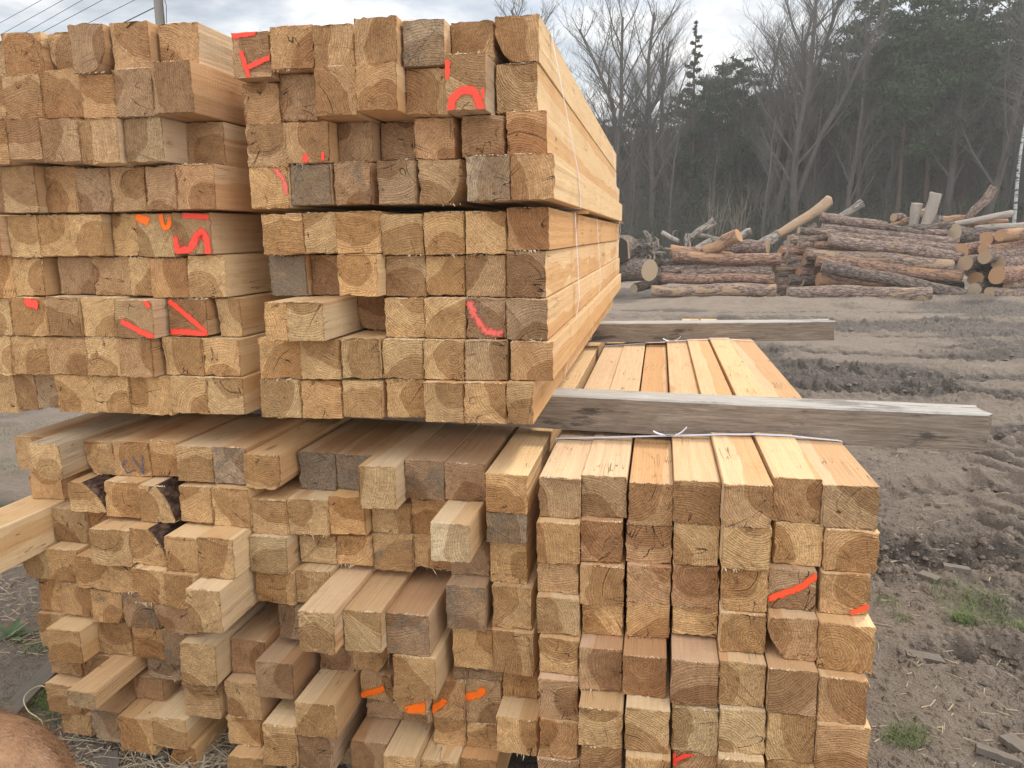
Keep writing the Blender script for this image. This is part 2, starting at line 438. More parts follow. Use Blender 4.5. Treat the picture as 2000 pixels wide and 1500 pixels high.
LL = """
32 854 102 918 2.28 O
56 868 118 935 2.14 T wbl5 sg
167 863 222 930 2.25 T wbl4 m
222 863 293 931 2.22 O
293 861 350 930 2.22 O
346 872 416 941 2.18 T m
416 874 482 946 2.16 G
477 890 546 957 2.14 T wbr2
584 885 657 957 2.24 G m
657 889 735 959 2.23 G m
699 912 773 995 2.09 T wbl1
790 900 868 976 2.18 D m
868 906 948 982 2.18 D
948 927 1030 1004 2.08 T
/
59 922 122 975 2.27 O
134 941 207 1005 2.16 T kr6
205 942 276 1010 2.16 T
273 950 338 1020 2.14 T kr5
351 951 415 1020 2.16 T
415 953 487 1029 2.13 T
492 977 561 1047 2.14 T
560 976 641 1045 2.15 T
641 970 713 1045 2.16 T
726 985 803 1043 2.20 T
804 976 882 1045 2.21 O
838 1019 917 1101 1.99 P
950 1000 1030 1061 2.09 G
/
30 985 108 1066 1.05 Y
104 995 171 1061 2.21 O
171 985 228 1060 2.22 O
177 1036 255 1107 2.08 T
254 1035 328 1106 2.08 T kr5
322 1050 389 1119 2.06 T
388 1052 457 1130 2.03 T
486 1047 560 1122 2.12 T
586 1046 658 1100 2.19 T
658 1046 728 1104 2.19 O
727 1043 808 1115 2.20 T m
807 1045 882 1112 2.21 O
880 1054 956 1123 2.15 D wtr4
957 1056 1030 1139 2.11 T
/
45 1068 104 1130 2.17 T wbl3
96 1072 152 1136 2.15 T
146 1088 221 1152 2.13 T
218 1108 268 1153 2.10 T
259 1110 326 1181 2.05 T wbl4
322 1122 388 1190 2.04 T wbr3
365 1153 431 1235 1.95 T
500 1115 577 1178 2.13 T
577 1116 650 1178 2.14 T
577 1197 658 1275 1.91 O
668 1195 749 1273 1.97 T
749 1201 838 1281 2.01 D m
871 1147 947 1230 2.07 D m
961 1148 1038 1227 2.08 T
/
76 1131 132 1192 2.18 O
118 1140 182 1201 2.15 O
179 1156 240 1216 2.13 T wbr3 m
240 1157 308 1226 2.11 D m
306 1180 382 1236 2.06 D wbl5
351 1260 421 1337 2.03 T
545 1180 582 1238 2.14 D
885 1228 963 1305 2.09 T
961 1234 1042 1318 2.06 O
/
78 1200 132 1265 2.16 O
92 1231 160 1293 2.07 T
190 1212 257 1281 2.15 O wtr2
261 1226 324 1287 2.14 O
319 1233 382 1301 2.11 D m
499 1296 572 1363 2.04 D
457 1262 505 1315 2.11 D
624 1262 691 1310 2.18 D m
690 1262 755 1312 2.17 O wbr4
768 1284 851 1367 2.00 T
885 1300 913 1330 2.11 D
912 1300 982 1328 2.12 D
982 1310 1050 1362 2.12 T
/
97 1276 163 1318 2.13 O
164 1280 222 1321 2.14 B
222 1283 290 1333 2.24 T wbr3
289 1286 352 1326 2.15 G
441 1335 512 1402 2.06 O
577 1374 655 1440 1.99 T
704 1318 767 1368 2.16 B
767 1345 838 1393 2.04 T wbl5
838 1330 907 1403 2.10 B
908 1328 978 1414 2.12 B
969 1405 1049 1472 2.01 T m
/
92 1338 157 1394 2.09 O
130 1350 184 1383 1.93 P
263 1325 318 1368 2.15 D
361 1345 430 1400 2.07 O
355 1325 417 1350 2.06 D
445 1402 508 1455 2.06 T
514 1420 580 1495 1.99 T
582 1437 650 1505 2.00 D
717 1370 787 1406 2.16 D
788 1385 842 1410 2.09 D
846 1399 908 1456 2.11 T m
912 1413 970 1462 2.12 T
/
120 1394 178 1434 2.10 O
179 1388 235 1446 2.06 G wbl3
232 1403 302 1470 2.05 T
299 1408 358 1460 2.04 T
322 1457 384 1530 2.06 T kl4
447 1483 512 1560 2.00 T
655 1445 692 1500 2.16 T m
689 1452 750 1530 2.04 D
749 1478 818 1555 1.99 T
818 1486 895 1565 2.03 T
897 1484 970 1565 2.06 O
"""
LR = """
1052 934 1134 1012 2.03 B
1135 930 1224 1010 2.05 B
1228 945 1314 1026 2.02 B
1316 940 1407 1024 1.99 B
1412 948 1509 1030 1.93 B
1510 934 1604 1022 1.99 B
1607 950 1716 1033 1.97 B m
/
1048 1022 1131 1103 1.99 O
1133 1018 1216 1098 2.02 R
1223 1026 1313 1103 2.02 R
1316 1024 1405 1106 1.99 T m
1410 1030 1507 1115 1.93 T m
1512 1024 1607 1106 1.98 T
1612 1036 1716 1120 1.96 O
/
1049 1095 1130 1161 2.01 B
1132 1107 1218 1183 2.00 O
1224 1103 1310 1183 2.00 R
1313 1103 1408 1187 1.99 R
1409 1111 1502 1194 1.94 O
1499 1112 1594 1192 1.95 D
1602 1121 1700 1200 1.95 O
/
1048 1166 1130 1243 1.98 T
1137 1180 1217 1239 2.02 T
1224 1175 1308 1246 2.00 O
1314 1188 1403 1241 1.99 T
1405 1200 1496 1276 1.92 T wbr1
1500 1207 1597 1291 1.90 B wbl5
1598 1223 1708 1310 1.89 T
/
1053 1247 1130 1318 1.96 T
1130 1268 1215 1348 1.94 R
1216 1284 1301 1361 1.90 R
1311 1294 1403 1376 1.87 R
1404 1294 1495 1380 1.87 O
1500 1308 1597 1397 1.85 B
1597 1326 1694 1413 1.85 B
/
1052 1326 1128 1406 1.93 R
1129 1386 1216 1460 1.86 T m
1221 1388 1307 1467 1.84 T
1312 1386 1403 1470 1.86 T m
1404 1387 1495 1472 1.85 T
1498 1396 1593 1487 1.85 T
1594 1419 1699 1505 1.84 B
/
1053 1410 1128 1479 1.92 B
1134 1461 1214 1540 1.86 B
1221 1482 1310 1560 1.81 T
1313 1471 1400 1550 1.86 R
1402 1486 1492 1566 1.82 T
1497 1488 1591 1565 1.85 T
1594 1508 1694 1590 1.84 T
/
1049 1486 1129 1560 1.91 R
"""
TONE = {  # end colour, side colour
    'T': ((.53, .332, .158), (.68, .49, .28)), 'B': ((.44, .268, .135), (.62, .43, .25)), 'R': ((.44, .250, .125), (.63, .41, .24)),
    'D': ((.37, .228, .125), (.54, .36, .21)), 'G': ((.38, .275, .175), (.56, .39, .23)), 'O': ((.50, .300, .14), (.68, .45, .24)),
    'Y': ((.55, .38, .20), (.72, .54, .32)), 'P': ((.62, .47, .28), (.70, .52, .31))}
TWORD = {'T': 'tan', 'B': 'brown', 'R': 'reddish', 'D': 'dark', 'G': 'grey stained', 'O': 'orange-brown', 'Y': 'pale', 'P': 'pale'}
def parse(txt):
    rows = []; out = []
    r = 0
    for ln in txt.strip().splitlines():
        if ln.strip() == '/': r += 1; continue
        p = ln.split(); out.append(dict(px=[float(v) for v in p[:4]], Y=float(p[4]), t=p[5], fl=p[6:], row=r))
    return out
def world_box(b):
    xl, yt, xr, yb = b['px']; Y = b['Y']
    if Y < 1.5: Y = 2.22
    ym = (yt + yb) / 2; xm = (xl + xr) / 2
    b['x0'], b['x1'] = on_y(xl, ym, Y).x, on_y(xr, ym, Y).x
    b['z1'], b['z0'] = on_y(xm, yt, Y).z, on_y(xm, yb, Y).z
def relax(bs, gap=.0015):
    for it in range(60):
        moved = False
        for i in range(len(bs)):
            a = bs[i]
            for j in range(i + 1, len(bs)):
                c = bs[j]
                ox = min(a['x1'], c['x1']) - max(a['x0'], c['x0']) + gap; oz = min(a['z1'], c['z1']) - max(a['z0'], c['z0']) + gap
                if ox > 1e-5 and oz > 1e-5:
                    moved = True
                    if ox < oz:
                        l, r = (a, c) if a['x0'] + a['x1'] < c['x0'] + c['x1'] else (c, a)
                        l['x1'] -= ox / 2; r['x0'] += ox / 2
                    else:
                        l, r = (a, c) if a['z0'] + a['z1'] < c['z0'] + c['z1'] else (c, a)
                        l['z1'] -= oz / 2; r['z0'] += oz / 2
        if not moved: break
def grow(bs, want=.118, gap=.002):
    def free(b, k, s):
        lo = dict(b); lo[k] += s
        for c in bs:
            if c is b: continue
            if min(lo['x1'], c['x1']) - max(lo['x0'], c['x0']) + gap > 0 and min(lo['z1'], c['z1']) - max(lo['z0'], c['z0']) + gap > 0: return False
        return True
    for b in bs:
        for k, s, dim in (('z1', .004, 'z'), ('x1', .004, 'x'), ('x0', -.004, 'x'), ('z0', -.004, 'z')):
            for q in range(14):
                if b[dim + '1'] - b[dim + '0'] >= want: break
                if not free(b, k, s): break
                b[k] += s
beams = {'UL': parse(UL), 'UR': parse(UR), 'LL': parse(LL), 'LR': parse(LR)}
for bs in beams.values():
    for b in bs: world_box(b)
relax(beams['UL'] + beams['UR']); relax(beams['LL'] + beams['LR'])
grow(beams['LL'] + beams['LR'])
upper = beams['UL'] + beams['UR']
for b in beams['UL']:
    if b['row'] == 3: b['z0'] = min([c['z0'] for c in beams['UL'] if c['row'] == 3] + [b['z0']])
    if b['row'] == 4: b['z1'] = max(c['z1'] for c in beams['UL'] if c['row'] == 4)
for b in upper:
    if b['row'] == 4: continue
    top = [c['z0'] for c in upper if c['row'] < b['row'] and min(b['x1'], c['x1']) - max(b['x0'], c['x0']) > 0]
    if top and 0 < min(top) - b['z1'] < .05: b['z1'] = min(top) - .0025
STATS = {k: (round(float(np.mean([b['x1'] - b['x0'] for b in v])), 3), round(float(np.mean([b['z1'] - b['z0'] for b in v])), 3), round(min(b['z0'] for b in v), 3), len(v)) for k, v in beams.items()}
print('BEAMS', STATS)

def profile(w_, h_, fl, rnd):
    """outline of the cross-section, counter-clockwise seen from the front (x right, z up), and the corners lost to wane"""
    cut = {}
    for f in fl:
        if f[0] == 'w': cut[f[1:3]] = int(f[3:]) / 10.
        if f[0] == 'k': cut['tr' if f[1] == 'r' else 'tl'] = int(f[2:]) / 10.
    pts = []; wane = []
    def side(a, b, n):
        for k in range(n): pts.append((a[0] + (b[0] - a[0]) * k / n, a[1] + (b[1] - a[1]) * k / n))
    cs = {'bl': (0, 0), 'br': (w_, 0), 'tr': (w_, h_), 'tl': (0, h_)}
    order = ['bl', 'br', 'tr', 'tl']
    dirs = {'bl': ((0, 1), (1, 0)), 'br': ((-1, 0), (0, 1)), 'tr': ((0, -1), (-1, 0)), 'tl': ((1, 0), (0, -1))}
    ends = {}
    for c in order:
        s = cut.get(c, 0)
        (ax, az), (bx, bz) = dirs[c]; x, z = cs[c]
        if s and any(f[0] == 'k' for f in fl):
            la, lb = (h_ * .95, w_ * s) if az else (w_ * s, h_ * .95)
        elif s:
            la, lb = min(w_, h_) * s * (1.25 if az else .8), min(w_, h_) * s * (1.25 if bz else .8)
        else: la = lb = .0022
        p0 = (x + ax * la, z + az * la); p1 = (x + bx * lb, z + bz * lb)
        n = 6 if s else 2
        arc = []
        for k in range(n + 1):
            t = k / n; q = .32 if s else .5
            mx, mz = x + (p0[0] + p1[0] - 2 * x) * q, z + (p0[1] + p1[1] - 2 * z) * q
            arc.append(((1 - t) ** 2 * p0[0] + 2 * t * (1 - t) * mx + t * t * p1[0], (1 - t) ** 2 * p0[1] + 2 * t * (1 - t) * mz + t * t * p1[1]))
        ends[c] = (arc, s)
    for i, c in enumerate(order):
        arc, s = ends[c]
        k0 = len(pts); pts.extend(arc)
        if s: wane.append((c, k0, k0 + len(arc) - 1))
        nxt = ends[order[(i + 1) % 4]][0][0]; last = pts[-1]
        n = 9
        for k in range(1, n): pts.append((last[0] + (nxt[0] - last[0]) * k / n, last[1] + (nxt[1] - last[1]) * k / n))
    return pts, wane

def build_beam(b, length, name='sawn_timber'):
    rnd = random.Random(int(b['px'][0] * 131 + b['px'][1] * 7919))
    w_, h_ = b['x1'] - b['x0'], b['z1'] - b['z0']
    pts, wane = profile(w_, h_, b['fl'], rnd)
    n = len(pts); tx, tz = rnd.gauss(0, .022), rnd.gauss(0, .03)
    ys = [0, .004, .02, length * .25, length * .5, length * .75, length]
    V, Fc, mi, sm = [], [], [], []
    bow = rnd.uniform(-.002, .002)
    fr = [(rnd.gauss(0, .0014), rnd.gauss(0, .0014), rnd.uniform(-.003, .003)) for _ in range(n)]
    for _ in range(rnd.choice([0, 1, 1, 2, 3])):      # knocked or torn arrises
        k = rnd.randrange(n); dpt = rnd.uniform(.002, .006); cx, cz = w_ / 2 - pts[k][0], h_ / 2 - pts[k][1]; q = math.hypot(cx, cz)
        for e in (-1, 0, 1):
            g_ = dpt * (1 if e == 0 else .45); i_ = (k + e) % n; fr[i_] = (fr[i_][0] + cx / q * g_, fr[i_][1] + cz / q * g_, fr[i_][2] + .002)
    for iy, y in enumerate(ys):
        for k, (x, z) in enumerate(pts):
            bx = bow * math.sin(math.pi * y / length) if 2 < iy < 6 else 0
            jx = jz = jy = 0
            if iy == 0:
                jx, jz, jy = fr[k]; jx *= .9; jz *= .9
                cx, cz = w_ / 2, h_ / 2
                x2 = cx + (x - cx) * .985; z2 = cz + (z - cz) * .985
                V.append((x2 - cx + jx, tx * (x - cx) + tz * (z - cz) + jy, z2 + jz))
            else:
                f = .8 if iy == 1 else .5 if iy == 2 else .15
                V.append((x - w_ / 2 + bx + fr[k][0] * f, y + (tx * (x - w_ / 2) + tz * (z - h_ / 2)) * (1 if iy < 3 else 0), z + fr[k][1] * f))
    Fc.append(list(range(n - 1, -1, -1))[::-1]); mi.append(0); sm.append(False)
    for iy in range(len(ys) - 1):
        for k in range(n):
            a, c = iy * n + k, iy * n + (k + 1) % n
            Fc.append([a, a + n, c + n, c]); mi.append(0 if iy == 0 else 1); sm.append(False)
    Fc.append(list(range((len(ys) - 1) * n, len(ys) * n))[::-1]); mi.append(0); sm.append(False)
    o = mesh(name, V, Fc, [M_END, M_SIDE], mi, sm)
    o.location = ((b['x0'] + b['x1']) / 2, b['Y'], b['z0'])
    b['o'] = o; o['kind'] = 'thing'
    e, s = TONE[b['t']]
    k = rnd.gauss(1.03, .06); hue = rnd.gauss(0, .035)
    o['endcol'] = [e[0] * k * (1 + hue), e[1] * k, e[2] * k * (1 - hue)]
    k2 = rnd.gauss(1, .05); o['sidecol'] = [s[0] * k2 * (1 + hue * .5), s[1] * k2, s[2] * k2 * (1 - hue)]
    o['seed'] = rnd.uniform(0, 60); o['ang'] = rnd.choice([0, .1, .5, .8, 1.2, -.5, -.8, 1.6]) + rnd.gauss(0, .1)
    pa, pr = rnd.uniform(0, 6.283), rnd.choice([.03, .06, .08, .09, .11, .13, .16, .22])
    o['pith'] = [pr * math.cos(pa), 0., .06 + pr * math.sin(pa)]
    o['heart'] = rnd.uniform(.045, .10) if pr < .1 else rnd.uniform(pr - .035, pr + .05); o['seg'] = 0.
    o['grey'] = {'G': .78, 'D': .28}.get(b['t'], rnd.choice([0, 0, 0, .1, .22])) + (.45 if 'm' in b['fl'] else 0)
    o['sgrey'] = .55 if 'sg' in b['fl'] else 0.; o['gcol'] = [.34, .29, .22]
    for f in b['fl']:
        if f[0] == 'k':
            V2, F2 = [], []
            c, k0, k1 = wane[0]; m_ = 60; arc = [pts[i] for i in range(k0, k1 + 1)]
            cx, cz = w_ * .4, h_ * .6
            yy = [min(length, .0015 + (j / m_) ** 1.6 * length) for j in range(m_ + 1)]
            for j, y in enumerate(yy):
                for q, (x, z) in enumerate(arc):
                    d = Vector((x - cx, z - cz)).normalized() * ((.002 if q in (0, len(arc) - 1) else .007 + .011 * rnd.random()) if j else .003)
                    V2.append((x - w_ / 2 + d.x, y + (tx * (x - w_ / 2) + tz * (z - h_ / 2)) * (1 if y < .05 else 0), z + d.y))
            A = len(arc)
            for j in range(m_):
                for q in range(A - 1): F2.append([j * A + q, (j + 1) * A + q, (j + 1) * A + q + 1, j * A + q + 1])
            bk = mesh('bark', V2, F2, M_BARKB, smooth=True, parent=o); bk['seed'] = rnd.uniform(0, 20); bk['flake'] = .2
            b['bark'] = True
    return o
CNT = {}
for st in ('UL', 'UR', 'LL', 'LR'):
    bs = beams[st]
    order = sorted(bs, key=lambda b: (b['row'], b['x0']))
    for r in range(20):
        rw = [b for b in order if b['row'] == r]
        for i, b in enumerate(rw):
            build_beam(b, (3.85 if b['Y'] > 1.5 else 4.6) + random.Random(int(b['x0'] * 1e4)).uniform(-.12, .1))
            # count inwards from a findable end
            k = len(rw) - i; kk = ordw(k)
            b['n'] = k
            if st == 'UR' and k == 1 and r >= 4: b['o']['seg'] = 1.
            if st == 'UR' and k == 1: b['o']['sidecol'] = [.63, .445, .25]
            nr = ordw(r + 1)
            ph = {'UL': f"{kk} in from the gap, {nr} course of the upper stack below the pole",
                  'UR': f"{kk} in from the strapped side, {nr} course of the tall upper stack",
                  'LL': f"{kk} from the strapped stack, {nr} course of the loose lower pile",
                  'LR': f"{kk} in from the open mud, {nr} course of the lower strapped stack"}[st]
            tone = TWORD[b['t']]
            if b.get('bark'): tone = 'barky ' + tone
            tag(b['o'], f"{tone} beam, {ph}", 'timber beam',
                {'UL': 'beams of the upper stack below the pole', 'UR': 'beams of the tall upper strapped stack', 'LL': 'beams of the loose lower pile', 'LR': 'beams of the lower strapped stack'}[st])
def find(st, row, x):
    """the beam of that stack whose front face covers that picture column"""
    c = [b for b in beams[st] if b['row'] == row - 1 and b['px'][0] <= x <= b['px'][2]]
    return c[-1]
def paint(st, row, x, strokes, mat, name='paint_mark'):
    b = find(st, row, x); o = b['o']; rnd = random.Random(int(x * 7 + row))
    w2 = (b['x1'] - b['x0']) / 2; hh = b['z1'] - b['z0']; me = o.data
    f0 = [me.vertices[i].co for i in me.polygons[0].vertices]      # follow the slight slant of the sawn face
    A = np.array([[v.x, v.z, 1] for v in f0]); sol = np.linalg.lstsq(A, np.array([v.y for v in f0]), rcond=None)[0]
    for si, (pts, wd) in enumerate(strokes):
        V, Fc, E = [], [], []
        P = [on_y(px, py, b['Y']) - o.location for px, py in pts]
        P = [Vector((p.x, 0, p.z)) for p in P]; hw = wd / F * b['Y'] / 2 * (2.05 if wd > 4 else 1.5)
        if len(P) == 1: P = [P[0] + Vector((-hw * .4, 0, 0)), P[0] + Vector((hw * .4, 0, 0))]
        Q = []
        for a, c in zip(P[:-1], P[1:]):
            k = max(2, int((c - a).length / .004))
            Q += [a.lerp(c, t / k) for t in range(k)]
        Q.append(P[-1])
        for _ in range(2): Q = [Q[0]] + [(Q[i - 1] + Q[i] * 2 + Q[i + 1]) / 4 for i in range(1, len(Q) - 1)] + [Q[-1]]
        nl = 7; d0 = (Q[1] - Q[0]).normalized(); d1 = (Q[-1] - Q[-2]).normalized()
        Q = [Q[0] - d0 * hw * .9, Q[0] - d0 * hw * .5] + Q + [Q[-1] + d1 * hw * .5, Q[-1] + d1 * hw * .9]
        ends = {0: 1, 1: .45, len(Q) - 2: .45, len(Q) - 1: 1}
        for i, q in enumerate(Q):
            d = (Q[min(i + 1, len(Q) - 1)] - Q[max(i - 1, 0)]).normalized(); nn = Vector((-d.z, 0, d.x))
            for j in range(nl):
                t = j / (nl - 1) * 2 - 1; V.append(q + nn * t * hw * (1 + .22 * math.sin(i * .9 + t * 2) * rnd.random())); E.append(min(1, max(abs(t), ends.get(i, 0))))
        for i in range(len(Q) - 1):
            for j in range(nl - 1):
                a = i * nl + j; Fc.append([a, a + 1, a + nl + 1, a + nl])
        V = [Vector((min(max(v.x, -w2 * .985), w2 * .985), 0, min(max(v.z, hh * .012), hh * .988))) for v in V]
        V = [Vector((v.x, sol[0] * v.x + sol[1] * v.z + sol[2] - .0030 - .0004 * si, v.z)) for v in V]
        p = mesh(name, V, Fc, mat, parent=o)
        at = p.data.attributes.new('edge', 'FLOAT', 'POINT'); at.data.foreach_set('value', E)
    return b
def relabel(b, s): b['o']['label'] = s
def painted(st, row, x, strokes, mat, label, **kw): relabel(paint(st, row, x, strokes, mat, **kw), label)
painted('UL', 5, 300, [([(271, 424), (284, 430)], 17), ([(316, 424), (320, 442), (329, 446), (334, 428)], 11)], P_ORG, 'tan beam with two orange spray blots, next to the red zigzag beam')
painted('UL', 5, 380, [([(362, 421), (405, 424)], 10), ([(343, 470), (350, 491), (372, 487), (385, 462), (396, 452), (404, 470), (407, 490)], 15)], P_RED, 'brown beam with a thick red zigzag sprayed below a red bar')
painted('UL', 7, 60, [([(56, 590), (66, 594)], 20)], P_RED, 'tan beam with a single fading red spray blot at its top')
painted('UL', 7, 260, [([(285, 590), (291, 597)], 10), ([(243, 630), (270, 645), (297, 657)], 12)], P_RED, 'rough brown beam with a short slanting red dash and red spot')
painted('UL', 7, 360, [([(332, 590), (370, 620), (407, 650)], 11), ([(341, 648), (370, 648), (400, 654)], 12)], P_RED, 'dark recessed beam with two red strokes meeting in a corner')
painted('UR', 1, 490, [([(460, 70), (495, 65)], 10), ([(473, 105), (480, 130), (486, 149)], 9), ([(488, 130), (528, 112)], 9)], P_RED, 'brown corner beam with broken red letter strokes at the top of stack')
painted('UR', 2, 900, [([(874, 125), (872, 148)], 11), ([(881, 212), (886, 190), (905, 176), (928, 179), (940, 210)], 14), ([(944, 176), (944, 190)], 6)], P_RED, 'waney beam with a big red arch sprayed on its lower half')
painted('UR', 3, 600, [([(598, 307), (598, 312)], 11), ([(632, 300), (632, 310)], 6)], P_RED, 'big brown beam with two small red dots at its lower edge')
painted('UR', 4, 530, [([(540, 333), (554, 350), (560, 378)], 18)], P_SPK, 'tan beam with a faint red spray smear at its upper corner')
painted('UR', 7, 950, [([(917, 592), (930, 620), (950, 648), (975, 650)], 26)], P_SPK, 'dark rough beam with a speckled pinkish red diagonal smear')
painted('LR', 3, 1550, [([(1503, 1168), (1560, 1148), (1590, 1126)], 12)], P_ORR, 'brown beam with one long orange-red stroke rising across it')
painted('LR', 3, 1650, [([(1666, 1196), (1696, 1184)], 10)], P_ORR, 'orange-brown edge beam with a short orange-red dash at its lower corner')
painted('LR', 7, 1350, [([(1316, 1474), (1318, 1490)], 9), ([(1320, 1482), (1350, 1470)], 9)], P_RED, 'reddish beam at the bottom with a small red tick mark')
painted('LL', 7, 730, [([(708, 1357), (725, 1352), (746, 1345)], 14)], P_ORG, 'brown recessed beam with an orange bar across its bottom, first of the orange row')
painted('LL', 7, 800, [([(803, 1385), (832, 1378)], 22)], P_ORG, 'tan beam with rounded underside and a large orange spray patch')
painted('LL', 7, 870, [([(845, 1385), (866, 1370)], 15)], P_ORG, 'brown beam with a short orange dash rising from its corner')
painted('LL', 7, 940, [([(914, 1358), (925, 1358), (942, 1350)], 17)], P_ORG, 'brown beam with an orange wedge at its upper corner')
painted('LL', 1, 250, [([(249, 899), (239, 905), (243, 915), (249, 925), (263, 917)], 3), ([(260, 892), (270, 908), (280, 925)], 3), ([(280, 925), (279, 890)], 3)], P_BLU, 'orange-brown beam with blue marker letters drawn on its end', name='marker_stroke')
for st, r, x, s in (('LL', 2, 860, 'pale clean beam jutting alone from the loose pile under dark beams'), ('LL', 3, 50, 'long pale beam sticking far out past the picture beside the mud'),
                    ('UR', 1, 820, 'nearly black weathered beam in the top course of the tall stack'), ('LL', 8, 150, 'pale greyish thin beam jutting over the grass at the pile foot'),
                    ('LL', 5, 380, 'long tan beam jutting below another long one, knot on its top'), ('LL', 4, 400, 'long tan beam jutting out with a bright top and split end'),
                    ('LL', 4, 610, 'first of three flush jutting beams, two-tone striped top'), ('LL', 4, 700, 'middle one of three flush jutting beams in the loose pile'),
                    ('LL', 4, 800, 'last of three flush jutting beams, black mould on its end'), ('UR', 4, 860, 'badly cracked splintering brown beam in the tall upper stack'),
                    ('LL', 1, 80, 'weathered grey-topped beam with a rounded end at the pile corner')):
    relabel(find(st, r, x), s)
# cracked beam: deep dark splits cut in its end
m = MT('wood_splinter', .8, .2); m.col((.74, .58, .38)); M_SPL = m.m
rs_ = random.Random(21)
ALLB = [(st, b) for st in ('UL', 'UR', 'LL', 'LR') for b in beams[st]]
for st, b in ALLB:
    if rs_.random() > .30 or b['Y'] < 1.5: continue
    o = b['o']; w_, h_ = b['x1'] - b['x0'], b['z1'] - b['z0']; V, Fc = [], []; edge = rs_.choice(['b', 'b', 'r', 't'])
    c0 = rs_.uniform(-.3, .3) * w_
    for i in range(rs_.randint(4, 14)):
        t = min(max(c0 + rs_.gauss(0, .16) * w_, -w_ * .46), w_ * .46); ln = rs_.uniform(.003, .013) * (2.2 if rs_.random() < .12 else 1); r_ = rs_.uniform(.0004, .0012); k = len(V)
        if edge == 'b': p = Vector((t, .002, .001)); d = Vector((rs_.gauss(0, .6), -.6, -1))
        elif edge == 't': p = Vector((t, .001, h_ - .001)); d = Vector((rs_.gauss(0, .9), -.5, rs_.uniform(.2, .9)))
        else: p = Vector((w_ / 2 - .001, .003, h_ / 2 + t * .9)); d = Vector((.7, -.6, rs_.gauss(-.3, .6)))
        d = d.normalized() * ln; q = d.cross(Vector((0, 1, .3))).normalized() * r_
        V += [p - q, p + q, p + d * .6 + q * .7 + Vector((0, 0, ln * .1)), p + d, p + d * .6 - q * .7]; Fc += [[k, k + 1, k + 2, k + 4], [k + 4, k + 2, k + 3]]
    sp_ = mesh('splinters', V, Fc, M_SPL, parent=o); sp_['kind'] = 'stuff'
V, Fc = [], []
for st, b in ALLB:
    if b['Y'] < 1.5: continue
    dens = rs_.choice([0, 6, 12, 40, 70]) ; w_ = b['x1'] - b['x0']; c0 = rs_.uniform(.2, .8); wd = rs_.uniform(.15, .5)
    for i in range(dens):
        t = c0 + rs_.gauss(0, wd * .6)
        if not .02 < t < .98: continue
        x, y, z = b['x0'] + t * w_, b['Y'] + abs(rs_.gauss(0, .005)) - .0005, b['z1'] - .0002; s_ = rs_.uniform(.0007, .0022); k = len(V)
        V += [(x + rs_.gauss(0, s_), y + rs_.gauss(0, s_), z - .0004), (x + rs_.gauss(0, s_), y + rs_.gauss(0, s_), z), (x + rs_.gauss(0, s_), y + rs_.gauss(0, s_), z), (x + rs_.gauss(0, s_ * .6), y, z + s_ * 1.4)]
        Fc += [[k, k + 1, k + 2], [k, k + 3, k + 1], [k + 1, k + 3, k + 2], [k + 2, k + 3, k]]
tag(mesh('sawdust', V, Fc, M_SPL), 'pale crumbs of sawdust along the front edges of the beams', 'sawdust', kind='stuff')
#EXTRAS

